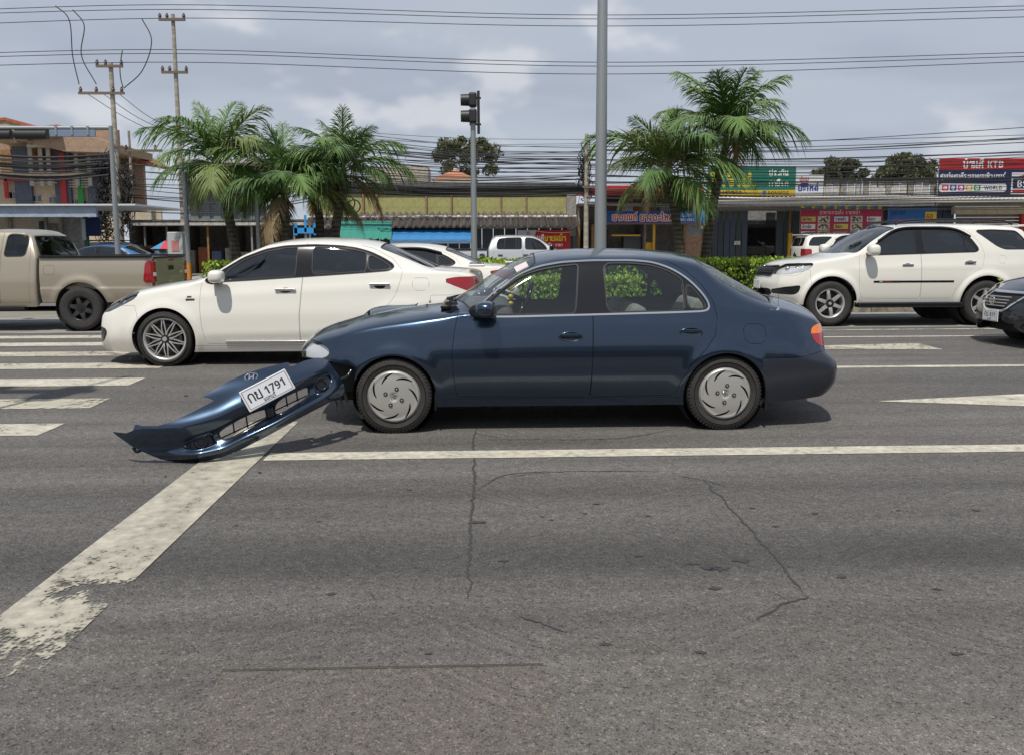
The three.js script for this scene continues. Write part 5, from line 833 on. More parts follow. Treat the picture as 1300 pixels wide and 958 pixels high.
// ---- palms ----
const palmLeaf = [0, 1, 2].map((k) => PHY([[.075, .165, .022], [.115, .215, .032], [.18, .235, .055]][k], .65, 0, { transmission: .3, thickness: 0 }));
const deadLeaf = STD([.26, .19, .10], .9);
function frondGeo(len, up, droop, sd, n = 62) {
  const P = [], I = [], rach = []; let x = 0, y = 0;
  for (let i = 0; i <= 24; i++) { const a = up - droop * Math.pow(i / 24, 1.25); rach.push([x, y, a]); x += Math.cos(a) * len / 24; y += Math.sin(a) * len / 24; }
  const at = (t) => { const f = t * 24, i = Math.min(23, Math.floor(f)), k = f - i; return [mix(rach[i][0], rach[i + 1][0], k), mix(rach[i][1], rach[i + 1][1], k), rach[i][2]]; };
  for (let s = -1; s <= 1; s += 2) for (let k = 0; k < n; k++) {
    const t = .12 + .88 * (k + .5 * (s > 0)) / n, [px, py, a] = at(t), l = len * (.37 * Math.pow(Math.sin(Math.PI * Math.min(1, t * .84 + .12)), .7) + .04) * (.85 + .3 * Math.abs(N3(k * 1.7, sd, s))), sw = mix(1.0, .40, t) + .38 * N3(k * 2.3, sd + 4, s);
    const fx = Math.cos(a), fy = Math.sin(a), dx = fx * Math.cos(sw), dy = fy * Math.cos(sw) + .22, dz = s * Math.sin(sw), hang = .35 + 1.5 * Math.abs(N3(k * .9, sd + 9, s * 3)), w = .015 + .009 * Math.sin(Math.PI * t), b0 = P.length / 3;
    for (let m = 0; m <= 3; m++) { const q = m / 3, cx = px + dx * l * q, cy = py + dy * l * q - hang * l * q * q, cz = dz * l * q, ww = w * (m === 3 ? .05 : 1 - .3 * q * q) * len / 2; P.push(cx - fx * ww, cy - fy * ww + ww * .3, cz, cx + fx * ww, cy + fy * ww - ww * .3, cz); if (m < 3) { const o = b0 + m * 2; I.push(o, o + 1, o + 3, o, o + 3, o + 2); } }
  }
  const g = new THREE.BufferGeometry(); g.setAttribute('position', new THREE.Float32BufferAttribute(P, 3)); g.setIndex(I); g.computeVertexNormals();
  const r = new THREE.TubeGeometry(new THREE.CatmullRomCurve3(rach.filter((_, i) => i % 3 === 0).map(([a, b]) => V(a, b, 0))), 16, .018, 5); return join([g, r]);
}
const FR = [[1.9, 1.38, .55], [2.0, 1.15, .95], [2.15, .90, 1.25], [2.2, .65, 1.45], [2.1, .35, 1.35], [1.8, .0, 1.2], [1.5, -.4, 1.0]].map((a, i) => frondGeo(a[0], a[1], a[2], i * 3.7));
const barkMap = dataTex(128, 256, (i, j) => { const r = Math.sin(j / 256 * Math.PI * 2 * 14 + N3(i * .05, j * .05, 3) * 1.2), v = .32 + .07 * r + .16 * fbm(i * .06, j * .04, 5, 3); return [v * 1.08, v, v * .86]; }, true);
const bark = STD([.75, .75, .75], .95, 0, { map: barkMap });
function palm(label, base, crown, size, n, sd, lo = 6) {
  const o = thing('palm_tree', label, 'palm', base, 0, undefined), top = [crown[0] - base[0], crown[1] - base[1], crown[2] - base[2]];
  const c = new THREE.CatmullRomCurve3([V(0, -.1, 0), V(top[0] * .15, top[1] * .35, top[2] * .2), V(top[0] * .6, top[1] * .75, top[2] * .7), V(...top)]), pt = [], F = c.computeFrenetFrames(40);
  for (let i = 0; i <= 40; i++) { const p = c.getPoint(i / 40), r = mix(.15, .085, Math.pow(i / 40, .6)) * (1 + .05 * Math.sin(i * 2.4)), row = []; for (let k = 0; k <= 14; k++) { const a = k / 14 * Math.PI * 2; row.push([p.x + Math.cos(a) * r, p.y, p.z - Math.sin(a) * r]); } pt.push(row); }
  const S = gridSoup(pt, () => [0, 0], true), g = soupGeo(S), u = g.attributes.uv, p = g.attributes.position; for (let i = 0; i < p.count; i++) u.setXY(i, Math.atan2(p.getZ(i), p.getX(i)) / 3, p.getY(i) * .7); part('trunk', g, bark, o);
  part('crown_shaft', new THREE.CylinderGeometry(size * .05, size * .10, size * .62, 14).translate(top[0], top[1] + size * .22, top[2]), STD([.13, .17, .05], .6), o);
  for (let k = 0; k < n; k++) {
    const t = (k + .5) / n, v = [0, 1, 1, 2, 2, 3, 3, 4, 4, 5, 6][Math.min(10, Math.floor(t * 11))], f = part('frond', FR[Math.min(v, lo)], k >= n - 2 ? deadLeaf : palmLeaf[(k * 5 + (k >> 1)) % 7 < 3 ? 0 : (k % 5 === 0 ? 2 : 1)], o);
    f.position.set(top[0], top[1] + size * (.30 - .28 * t), top[2]); f.rotation.set(0, k * 2.39996 + sd + rnd(-.2, .2), rnd(-.1, .1)); f.scale.setScalar(size * rnd(.72, 1.16)); f.rotation.x = rnd(-.35, .35);
  }
  return o;
}
const pz = -18.9, PP = (x, y) => atZ(x, y, pz), gnd = (x, z = pz) => { const p = atZ(x, 330, z); return [p[0], .1, z]; };
palm('bushy palm standing beside the grey metal shed, tallest of its row', gnd(303), PP(277, 219), .83, 24, .3);
palm('bushy palm standing between two others in front of the grey metal shed', gnd(362, -18.6), atZ(361, 246, -18.6), .76, 23, 1.7);
palm('bushy palm beside the olive wall, its fronds over the green awning', gnd(420), PP(436, 222), .76, 22, 2.6);
palm('tall leaning palm in front of the green signboard', gnd(893), PP(922, 184), .84, 27, 3.9, 4);
palm('short palm with hanging fronds beside the tall street light column', gnd(868, -18.5), atZ(848, 226, -18.5), .82, 25, 5.0);
palm('thin palm trunk close behind the bushy palm by the olive wall', gnd(408, -19.3), atZ(404, 250, -19.3), .7, 12, .9);
// ---- far trees ----
const treeLeaf = [0, 1, 2].map((k) => STD([[.09, .105, .04], [.12, .13, .05], [.065, .085, .03]][k], .8));
function tree(label, px, pyTop, pyBot, wPx, z, sd) {
  const a = atZ(px, pyTop, z), b = atZ(px, pyBot, z), sc = Math.abs(z) / 1050, rx = wPx * sc / 2, top = a[1], o = thing('broadleaf_tree', label, 'tree', [a[0], -.1, z]), base = b[1];
  part('trunk', join([cyl(.16, .28, base + .6, 0, (base + .6) / 2, 0, 8), cyl(.06, .12, (top - base) * .6, .3, base + (top - base) * .3, 0, 6).rotateZ(-.05), cyl(.05, .1, (top - base) * .5, 0, 0, 0, 6).rotateZ(.6).translate(-rx * .3, base + .5, 0)]), STD([.10, .08, .06], .95), o);
  const clumps = [], L = [[], [], []]; for (let k = 0; k < 34; k++) { const t = rnd(), a2 = rnd(6.28), rr = Math.sqrt(rnd()) * rx * 1.1 * Math.sqrt(1 - (t * .85) ** 2) ; clumps.push([Math.cos(a2) * rr, mix(base, top - .5, t), Math.sin(a2) * rr * .8, rnd(.5, 1.1) * rx * .26]); }
  for (const c of clumps) for (let k = 0; k < 150; k++) { const u = rnd(-1, 1), th = rnd(6.28), r = c[3] * Math.pow(rnd(), .4), s = Math.sqrt(1 - u * u); const x = c[0] + Math.cos(th) * s * r, y = c[1] + u * r * .75, z2 = c[2] + Math.sin(th) * s * r, l = rnd(.16, .36), e = new THREE.Euler(rnd(6), rnd(6), rnd(6)), A = V(-l, 0, 0).applyEuler(e), B = V(0, l * .6, 0).applyEuler(e), C = V(l, 0, 0).applyEuler(e); L[(k * 7 + (k >> 3)) % 3].push(x + A.x, y + A.y, z2 + A.z, x + B.x, y + B.y, z2 + B.z, x + C.x, y + C.y, z2 + C.z); }
  L.forEach((A, k) => { const g = new THREE.BufferGeometry(); g.setAttribute('position', new THREE.Float32BufferAttribute(A, 3)); g.computeVertexNormals(); const m = part('crown', g, treeLeaf[k], o); m.userData = { kind: 'stuff' }; });
}
tree('dark spreading tree rising behind the olive wall', 588, 168, 225, 92, -75, 1); tree('round tree behind the grey metal fence panels', 1068, 196, 228, 62, -62, 2); tree('wide tree beside the paint shop sign, behind the fence panels', 1152, 192, 228, 80, -62, 3);
// ---- poles ----
{
  const p = thing('street_light_column', 'tall plain grey steel street light column in the median', 'lamp post', gnd(762, -18.2));
  part('column', cyl(.085, .14, 11, 0, 5.5, 0, 24), galv, p); part('base_plate', box(.4, .03, .4, 0, .02, 0), galv, p); part('outreach_arm', tube([[0, 10.9, 0], [.2, 11.4, .6], [.3, 11.6, 1.8]], .05, 16, 8), galv, p); part('lantern', rbox(.22, .12, .7, .05, .32, 11.6, 2.0), galv, p);
}
{
  const b = gnd(602, -18.2), y0 = atZ(600, 158, -18.2)[1], p = thing('traffic_light', 'black traffic light heads on a slim grey pole in the median', 'traffic light', b);
  part('pole', cyl(.055, .075, y0 + .1, 0, y0 / 2, 0, 18), galv, p); part('base_plate', box(.3, .03, .3, 0, .02, 0), galv, p);
  part('mounting_bracket', join([cyl(.03, .03, .9, .12, y0 + .15, 0, 8).rotateZ(0), box(.25, .04, .04, .05, y0 + .45, 0), box(.25, .04, .04, .05, y0 - .1, 0)]), steelDark, p);
  for (let k = 0; k < 2; k++) { const h = part('signal_head', join([rbox(.17, .30, .30, .05, .0, y0 + .36 - k * .34 + .05, 0), new THREE.CylinderGeometry(.12, .13, .22, 20, 1, true).rotateZ(Math.PI / 2).translate(-.15, y0 + .41 - k * .34, 0)]), steelDark, p); part('signal_lens', cyl(.12, .12, .02, 0, 0, 0, 20).rotateZ(Math.PI / 2).translate(-.09, y0 + .41 - k * .34, 0), STD([.08, .02, .02], .3), h); }
}
{
  const b = gnd(150, -22), y1 = atZ(141, 165, -22)[1], p = thing('signal_gantry', 'slim galvanised pole carrying a horizontal arm over the junction', 'gantry', b), dx = -.12;
  part('pole', cyl(.055, .075, y1, 0, y1 / 2, 0, 16).rotateZ(0), galv, p); part('arm', cyl(.05, .06, 6, -3, y1 - .06, 0, 12).rotateZ(0), galv, p).geometry = new THREE.CylinderGeometry(.045, .055, 6.2, 12).rotateZ(Math.PI / 2).translate(-3.1, y1 - .05, 0);
  part('sign_plate', rbox(1.15, .17, .05, .01, -.95, y1 - .19, .03), STD([.20, .26, .36], .5, .3), p); for (const [x, l] of [[-2.0, .8], [-2.95, .9]]) part('signal_cover', new THREE.CylinderGeometry(.12, .12, l, 14).rotateZ(Math.PI / 2).translate(x, y1 - .22, 0), steelDark, p);
  for (const x of [-.55, -.95, -1.35]) part('clamp', box(.05, .22, .07, x, y1 - .12, .04), galv, p);
}
function utilityPole(label, px, pyTop, z, arms, r = .13) {
  const t = atZ(px, pyTop, z), o = thing('utility_pole', label, 'utility pole', [t[0], 0, z]), h = t[1];
  part('shaft', uvBox(cyl(r * .62, r, h, 0, h / 2, 0, 8), 1), concretePole, o);
  for (const [yy, half, off, ins] of arms) { const y = h - yy; const a = part('crossarm', box(half * 2, .10, .10, off, y, .13), STD([.16, .12, .085], .9), o); for (const x of ins) part('insulator', join([cyl(.045, .07, .07, 0, .09, 0, 10), cyl(.055, .085, .05, 0, .16, 0, 10), cyl(.03, .055, .08, 0, .22, 0, 10)]).translate(off + x, y, .13), STD([.06, .025, .02], .3), a); }
  return o;
}
const zp = -37;
utilityPole('tall concrete power pole with two short crossarms behind the palms', 219, 18, zp, [[.25, .55, 0, [-.5, -.2, .5]], [5.75 * .42 + .0, .55, 0, [-.5, -.2, .5]]]);
utilityPole('concrete power pole wrapped in black cable tangle with stacked crossarms', 140, 80, zp + .6, [[.15, .55, 0, [-.5, -.15, .5]], [1.25, .95, -.4, [-.85, -.2, .5, .85]], [3.4, .2, 0, []]], .15);
utilityPole('weathered telephone pole carrying bunched cables between the shops', 745, 170, -35.4, [[.9, .25, .1, []], [2.2, .3, .12, []]], .12);
utilityPole('thin bare concrete pole rising from the cable tangle by the junction', 163, 166, -39, [[.9, .9, .6, [-.7, .6]]], .09);
// ---- cables: one object each ----
const cableMat = STD([.018, .018, .02], .6);
const ropes = (pts, z, r, n = 40) => new THREE.TubeGeometry(new THREE.CatmullRomCurve3(pts.map(([x, y]) => V(...atZ(x, y, z)))), n, r, 5);
for (const [pts, r] of [[[[-60, 13], [219, 6], [760, 19], [1400, 5]], .016], [[[-60, 18], [226, 12], [760, 24], [1400, 10]], .016], [[[-60, 31], [232, 23], [760, 33], [1400, 19]], .016], [[[-60, 68], [219, 63], [760, 79], [1400, 64]], .016], [[[-60, 73], [226, 68], [760, 84], [1400, 69]], .016], [[[-60, 84], [232, 79], [760, 94], [1400, 75]], .016]]) solo('power_line', 'thin overhead power line crossing the whole sky', 'cable', ropes(pts, zp, r, 60), cableMat, 'high overhead power lines');
for (const p of [[[70, 7.5], [86, 22], [92, 72], [100, 107]], [[92, 12.5], [106, 30], [103, 70], [122, 107]], [[180, 24], [192, 50], [180, 90], [157, 112]], [[155, 64], [152, 85], [153, 100], [156, 111]]]) solo('jumper_cable', 'black drooping jumper cable tying the high lines to the crossarm', 'cable', ropes(p, zp + .3, .022, 24), cableMat, 'jumper cables at the power pole');
for (let k = 0; k < 3; k++) solo('stay_wire', 'thin wire slanting down from the crossarm behind the palms', 'cable', ropes([[112 + k * 20, 120], [160 + k * 16, 150], [260 + k * 10, 196 - k * 6]], zp + .4, .013, 12), cableMat, 'slanting wires behind the palms');
{
  const L = 'black telephone cable slung between the poles above the shop roofs', G = 'telephone cables above the shops';
  for (let k = 0; k < 46; k++) { // left bundle to the pole at 745
    const t = k / 45, y0 = mix(166, 244, t) + rnd(-4, 4), y1 = mix(180, 246, Math.pow(t, .8)) + rnd(-5, 5), sag = rnd(2, 12); solo('telephone_cable', L, 'cable', ropes([[420 + rnd(-60, 30), y0], [580, (y0 + y1) / 2 + sag], [745, y1]], -35.6 - rnd(1.2), rnd(.009, .02), 20), cableMat, G);
  }
  for (let k = 0; k < 9; k++) solo('telephone_cable', L, 'cable', ropes([[400, 236 + k + rnd(-2, 2)], [600, 237 + k * 1.2 + rnd(-2, 2)], [745, 236 + k + rnd(-2, 2)]], -36.2, rnd(.04, .06), 20), cableMat, G);
  for (let k = 0; k < 44; k++) { const t = k / 43, y0 = mix(186, 262, t) + rnd(-5, 5), y1 = mix(162, 262, Math.pow(t, .75)) + rnd(-6, 6), m = (y0 + y1) / 2 + rnd(2, 16) * (1 - t * .6); solo('telephone_cable', L, 'cable', ropes([[745, y0], [1010, m], [1380, y1]], -35.0 - rnd(1.5), rnd(.009, .022), 24), cableMat, G); }
  for (let k = 0; k < 16; k++) { const y = mix(196, 226, k / 15) + rnd(-3, 3); solo('telephone_cable', 'black cable sagging towards the tangle on the power pole beside the striped building', 'cable', ropes([[-40, y - rnd(4)], [60, y + rnd(2, 5)], [138, mix(196, 222, k / 15)]], zp + 1.2 - rnd(.8), rnd(.02, .05), 16), cableMat, 'cables running to the tangled pole'); }
  for (let k = 0; k < 12; k++) { const y = mix(208, 262, k / 11); solo('telephone_cable', 'black cable strung behind the palms towards the tangled pole', 'cable', ropes([[140, y + rnd(-6, 6)], [280, y + 8 + rnd(-3, 3)], [430, mix(205, 250, k / 11)]], zp + .2, rnd(.015, .03), 16), cableMat, 'cables behind the palms'); }
  const tang = (label, px, y0, y1, w, n) => { const G2 = []; for (let k = 0; k < n; k++) { const cx = px + rnd(-w, w) * .6, cy = rnd(y0, y1), P = []; for (let i = 0; i < 6; i++) { const q = atZ(cx + rnd(-w, w) * .55, cy + (i - 2.5) * rnd(2, 9), zp + rnd(.2, 1.1)); P.push(q); } G2.push(tube(P, rnd(.009, .022), 14, 4)); } const m = solo('cable_tangle', label, 'cables', join(G2), cableMat); m.userData.kind = 'stuff'; };
  tang('knotted mass of black cables hanging down the power pole', 133, 205, 300, 15, 150); tang('second dark mass of cable loops beside the thin concrete pole', 160, 215, 290, 12, 70); tang('dark knot of cables bunched on the telephone pole', 742, 195, 250, 9, 50);
  for (const [x, y, r] of [[462, 190, 6], [468, 197, 7], [449, 262, 8], [441, 258, 9]]) { const c = atZ(x, y, -35); solo('cable_coil', 'spare cable coiled into a ring on the wires beside the palm', 'cable', new THREE.TorusGeometry(r / 30, .03, 6, 26).translate(...c), cableMat, 'spare cable coils'); }
}
// ---- row of low shops on the far pavement ----
const ZS = -39, Q = (px, py, z = ZS) => atZ(px, py, z);
const rect = (p, z, d = .1) => { const [x0, y0, x1, y1] = p, a = Q(x0, y1, z), b = Q(x1, y0, z); return uvBox(box(b[0] - a[0], b[1] - a[1], d, (a[0] + b[0]) / 2, (a[1] + b[1]) / 2, z), 1); };
const toGround = (px0, py0, px1, z, d = .1) => { const a = Q(px0, py0, z), b = Q(px1, py0, z); return uvBox(box(b[0] - a[0], a[1], d, (a[0] + b[0]) / 2, a[1] / 2, z), 1); };
function corrugated(w, d, amp, pitch, nx) { const pt = []; for (let i = 0; i <= nx; i++) { const x = (i / nx - .5) * w, row = []; for (let j = 0; j <= 3; j++) row.push([x, amp * Math.sin(x / pitch * Math.PI * 2), (j / 3) * d]); pt.push(row); } return soupGeo(gridSoup(pt, () => [0, 0], true)); }
const greyMaps = [.22, .4, .7].map((a, i) => patchy([.72, .72, .72], a, [1, 1], 21.3 + i * 4.4, 6)), matCache = {};
const mat = (c, amp = .3, sd = 1) => matCache[c + ',' + amp] ??= STD(c.map((v) => Math.min(1, v / .72)), .88, 0, { map: greyMaps[amp < .27 ? 0 : amp < .5 ? 1 : 2] });
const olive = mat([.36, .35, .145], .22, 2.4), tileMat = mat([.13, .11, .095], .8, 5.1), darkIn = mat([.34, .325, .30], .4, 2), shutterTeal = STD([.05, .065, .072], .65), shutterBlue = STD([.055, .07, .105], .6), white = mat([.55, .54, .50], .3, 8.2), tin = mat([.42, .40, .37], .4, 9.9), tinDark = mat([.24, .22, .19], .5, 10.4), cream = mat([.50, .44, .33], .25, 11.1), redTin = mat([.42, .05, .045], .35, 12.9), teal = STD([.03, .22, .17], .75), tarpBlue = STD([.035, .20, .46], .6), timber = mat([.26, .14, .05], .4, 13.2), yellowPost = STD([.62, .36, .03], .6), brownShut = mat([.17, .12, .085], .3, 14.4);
function shop(name, label, px0, px1, top, zz = ZS) { const a = Q(px0, 300, zz), b = Q(px1, 300, zz); return thing(name, label, 'shop', [(a[0] + b[0]) / 2, 0, zz]); }
const inTo = (o, g) => g.translate(-o.position.x, -o.position.y, -o.position.z);
const addP = (o, name, g, m) => part(name, inTo(o, g), m, o);
function shutters(o, px0, px1, pyTop, n, m, z, m2) { for (let k = 0; k < n; k++) { const a = mix(px0, px1, k / n), b = mix(px0, px1, (k + 1) / n); addP(o, 'shutter_panel', toGround(a + .4, pyTop, b - .4, z, .06 + (k % 2) * .03), k % 3 === 2 && m2 ? m2 : m); } }
{ // olive wall shop
  const o = shop('tiled_shop', 'low shop with long olive wall above a grey tiled lean-to roof', 395, 728);
  addP(o, 'wall', rect([393, 241, 726, 284], ZS, .3), olive); addP(o, 'parapet', rect([393, 232, 730, 243], ZS + .05, .5), mat([.10, .10, .105], .4, 3));
  for (const x of [428, 461, 478, 541, 573, 636, 668]) addP(o, 'wall_pipe', rect([x - .8, 244, x + .8, 280], ZS + .22, .06), mat([.30, .17, .12], .2, 3));
  addP(o, 'end_column', rect([719, 240, 731, 300], ZS + .3, .5), mat([.28, .27, .26], .4, 3.2));
  const a = Q(395, 272), b = Q(730, 272), w = b[0] - a[0], y1 = Q(500, 270)[1], y0 = Q(500, 289, ZS + 1.9)[1], d = 1.95, sl = Math.atan2(y1 - y0, d);
  const rf = corrugated(w, Math.hypot(d, y1 - y0), .06, .30, 700).rotateX(sl).translate((a[0] + b[0]) / 2, y1, ZS + .1); addP(o, 'tile_roof', rf, tileMat);
  for (let k = 0; k < 60; k++) { const t = (k + .5) / 60; addP(o, 'ridge_tile', rbox(w / 60 - .02, .10, .16, .04, 0, 0, 0).rotateX(sl).translate(mix(a[0], b[0], t), mix(y1, y0, .42) + .07 + .01 * Math.sin(k * 2.7), ZS + .1 + d * .42), [white, tin, tinDark][(k * 5) % 3]); }
  addP(o, 'lintel', rect([395, 285, 730, 291], ZS + 1.2, .1), darkIn);
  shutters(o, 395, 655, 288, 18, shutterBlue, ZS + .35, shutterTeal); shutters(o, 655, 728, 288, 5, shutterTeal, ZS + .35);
  addP(o, 'roof_deck', rect([395, 238, 728, 241], ZS - 2.5, 5), tinDark);
}
const wavy = (px0, px1, py0, py1, z0, z1, sag) => { const pt = []; for (let i = 0; i <= 40; i++) { const row = []; for (let j = 0; j <= 8; j++) { const t = j / 8, z = mix(z0, z1, t), p = Q(mix(px0, px1, i / 40), mix(py0, py1, Math.pow(t, 1.2)), z); row.push([p[0], p[1] + sag * Math.sin(i * 1.1) * t * .3 - (j === 8 ? .03 * Math.abs(Math.sin(i * .8)) : 0), z]); } pt.push(row); } return soupGeo(gridSoup(pt, () => [0, 0], true)); };
{ const g = wavy(495, 600, 289, 306, ZS + 1.3, ZS + 3.1, .1); const o = thing('blue_awning', 'sagging bright blue tarpaulin awning under the tiled roof', 'awning', [Q(548, 300)[0], 0, ZS + 2]); addP(o, 'tarpaulin', g, tarpBlue); addP(o, 'valance', rect([496, 304, 600, 309.5], ZS + 3.08, .02), STD([.10, .20, .33], .7)); for (const x of [497, 598]) addP(o, 'pole', toGround(x, 303, x + 1, ZS + 3, .04), galv); }
{ const o = thing('green_awning', 'faded green tarpaulin awning below the olive wall', 'awning', [Q(462, 300)[0], 0, ZS + 2]); addP(o, 'tarpaulin', wavy(430, 497, 281, 303, ZS + 1.7, ZS + 3.0, .1), teal); for (const x of [432, 495]) addP(o, 'pole', toGround(x, 300, x + 1, ZS + 2.95, .04), galv); }
// printed boards
const board = (name, label, p, z, tex, d = .05) => { const a = Q(p[0], p[3], z), b = Q(p[2], p[1], z), o = thing(name, label, 'sign', [(a[0] + b[0]) / 2, (a[1] + b[1]) / 2, z]), w = b[0] - a[0], h = b[1] - a[1]; part('backing', box(w, h, d), STD([.3, .3, .3], .7), o); part('print', new THREE.PlaneGeometry(w - .01, h - .01).translate(0, 0, d / 2 + .004), STD([.82, .82, .82], .55, 0, { map: tex }), o); return o; };
board('shop_poster', 'red and white shop poster behind the silver pickup', [657, 292, 724, 319], ZS + 1.35, canvasTex(512, 206, (g, w, h) => { g.fillStyle = '#b3141b'; g.fillRect(0, 0, w, h); g.fillStyle = '#b9c3cf'; g.beginPath(); g.moveTo(0, 0); g.lineTo(190, 0); g.quadraticCurveTo(140, 60, 210, 206); g.lineTo(0, 206); g.fill(); g.strokeStyle = '#e8d9c8'; g.lineWidth = 6; g.beginPath(); g.moveTo(150, 0); g.quadraticCurveTo(300, 40, 512, 20); g.stroke(); thai(g, 'พลบสี', 120, 100, 40, 8, '#fff'); thai(g, 'ขายนม้า', 262, 104, 44, 10, '#f2d21c'); thai(g, 'บริการสีรถ ราคา', 200, 160, 24, 5, '#f4f4f4'); thai(g, 'สีรถ', 90, 50, 24, 5, '#b3141b'); }));
{ // red roofed repair shop
  const o = shop('repair_shop', 'open-fronted dark repair shop under a red tin roof', 730, 896);
  addP(o, 'back_wall', toGround(730, 262, 896, ZS - 2, .2), darkIn); addP(o, 'ceiling', rect([730, 260, 896, 263], ZS - .9, 3.4), darkIn); for (const x of [730, 812, 893]) addP(o, 'party_wall', toGround(x, 262, x + 3, ZS - .9, 2.4), mat([.22, .20, .18], .4, 3)); addP(o, 'tyre_rack', toGround(740, 292, 770, ZS - 1.2, .7), M.rubber); addP(o, 'upper_wall', rect([760, 246, 896, 270], ZS + .1, .2), mat([.10, .085, .08], .4, 6)); addP(o, 'wall_panel', rect([805, 250, 835, 268], ZS + .25, .06), timber); addP(o, 'wall_panel', rect([790, 252, 804, 268], ZS + .25, .06), white); addP(o, 'wall_panel', rect([838, 252, 862, 268], ZS + .25, .06), mat([.3, .33, .34], .3, 4));
  for (let k = 0; k < 5; k++) { const y = 236 + k * 2.6; addP(o, 'roof_sheet', rect([732 + (k % 2), y, 892, y + 2], ZS + .6 + k * .5, .6), redTin); }
  for (const x of [733, 751, 829, 868, 893]) addP(o, 'post', toGround(x, 285, x + 3, ZS + .6, .1), x === 829 ? yellowPost : timber);
  addP(o, 'half_wall', toGround(866, 300, 896, ZS + .5, .12), mat([.33, .20, .13], .4, 7)); addP(o, 'grille_panel', rect([868, 284, 894, 300], ZS + .55, .05), mat([.22, .24, .24], .3, 8)); addP(o, 'shelf', rect([776, 298, 812, 300], ZS + .4, .5), yellowPost); addP(o, 'parts_box', rect([819, 308, 829, 318], ZS + .3, .3), yellowPost); addP(o, 'machine', rect([790, 300, 812, 325], ZS - .5, .8), STD([.08, .09, .10], .6));
}
board('tyre_shop_sign', 'long blue shop fascia with orange and white letters', [770, 268, 895, 285], ZS + 1.0, canvasTex(1024, 128, (g, w, h) => { g.fillStyle = '#1d57a8'; g.fillRect(0, 0, w, h); g.fillStyle = '#2f7fd0'; g.fillRect(720, 0, 304, h); g.fillStyle = '#9c5a2a'; g.fillRect(0, 116, w, 12); thai(g, 'ยางยนต์', 60, 88, 52, 22, '#ffffff'); thai(g, 'ยางยนต์', 60, 88, 52, 12, '#d4551c'); thai(g, 'ยางอะไหล่', 350, 92, 56, 24, '#fff'); thai(g, 'ยางอะไหล่', 350, 92, 56, 13, '#b4481c'); thai(g, 'บริการ', 790, 54, 26, 6, '#fff'); thai(g, '081 4562', 770, 96, 24, 5, '#fff'); }));
{ // shuttered shops with one long tin awning
  const o = shop('shuttered_shop', 'dark blue shuttered shop front under a long tin awning', 896, 1016);
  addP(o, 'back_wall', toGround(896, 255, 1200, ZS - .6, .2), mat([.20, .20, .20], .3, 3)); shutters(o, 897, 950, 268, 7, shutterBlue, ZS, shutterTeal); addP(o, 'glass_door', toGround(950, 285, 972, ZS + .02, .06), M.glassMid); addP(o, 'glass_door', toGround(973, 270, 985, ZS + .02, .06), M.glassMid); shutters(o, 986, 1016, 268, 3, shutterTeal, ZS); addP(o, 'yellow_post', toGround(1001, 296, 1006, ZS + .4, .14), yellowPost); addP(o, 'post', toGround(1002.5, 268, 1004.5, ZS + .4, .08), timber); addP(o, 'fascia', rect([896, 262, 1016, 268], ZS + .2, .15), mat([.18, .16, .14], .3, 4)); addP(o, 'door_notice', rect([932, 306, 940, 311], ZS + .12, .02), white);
  const aw = thing('tin_awning', 'long weathered white tin awning over the shuttered shops', 'awning', [Q(1100, 255)[0], 0, ZS + 1]); const a = Q(893, 250, ZS + .2), b = Q(1420, 250, ZS + .2); addP(aw, 'tin_sheet', corrugated(b[0] - a[0], 2.2, .03, .2, 500).rotateX(.14).translate((a[0] + b[0]) / 2, a[1] + .05, ZS + .1), white); addP(aw, 'gutter', box(b[0] - a[0], .12, .06, (a[0] + b[0]) / 2, a[1] - .30, ZS + 2.3), tin);
}
board('insurance_signboard', 'green signboard with large yellow letters above the tin awning', [898, 211, 1011, 249], ZS + .8, canvasTex(1024, 344, (g, w, h) => { g.fillStyle = '#0c7560'; g.fillRect(0, 0, w, h); g.fillStyle = '#c9a92c'; g.fillRect(0, 276, w, 68); thai(g, 'พ.ร.บ.', 40, 226, 150, 36, '#d8c62e'); thai(g, 'ประกัน', 712, 110, 56, 12, '#e9efe9'); thai(g, 'ภาษีรถ'.replace('ภ', 'ก').replace('ษ', 'บ').replace('ถ', 'ด'), 716, 230, 56, 12, '#e9efe9'); thai(g, 'ตรวจสภาพรถ'.replace('ภ', 'ก').replace('จ', 'ง').replace('ถ', 'ด'), 60, 326, 40, 9, '#1e1a14'); g.fillStyle = '#2a66b8'; g.fillRect(640, 284, 44, 50); thai(g, 'DONMOG', 700, 328, 38, 9, '#1e1a14'); }));
board('telephone_banner', 'white banner with red and blue lettering beside the green signboard', [905, 222, 1046, 252], ZS + .55, canvasTex(1024, 220, (g, w, h) => { g.fillStyle = '#d9dadd'; g.fillRect(0, 0, w, h); thai(g, 'ซ่อม'.replace('ซ', 'ข'), 800, 60, 34, 8, '#a31d1d'); g.fillStyle = '#20356f'; g.fillRect(812, 74, 60, 44); thai(g, 'อะไหล่', 790, 150, 50, 13, '#26408f'); thai(g, 'รับต่อทะเบียน 0-3872-7662', 60, 204, 34, 9, '#c42a30'); }));
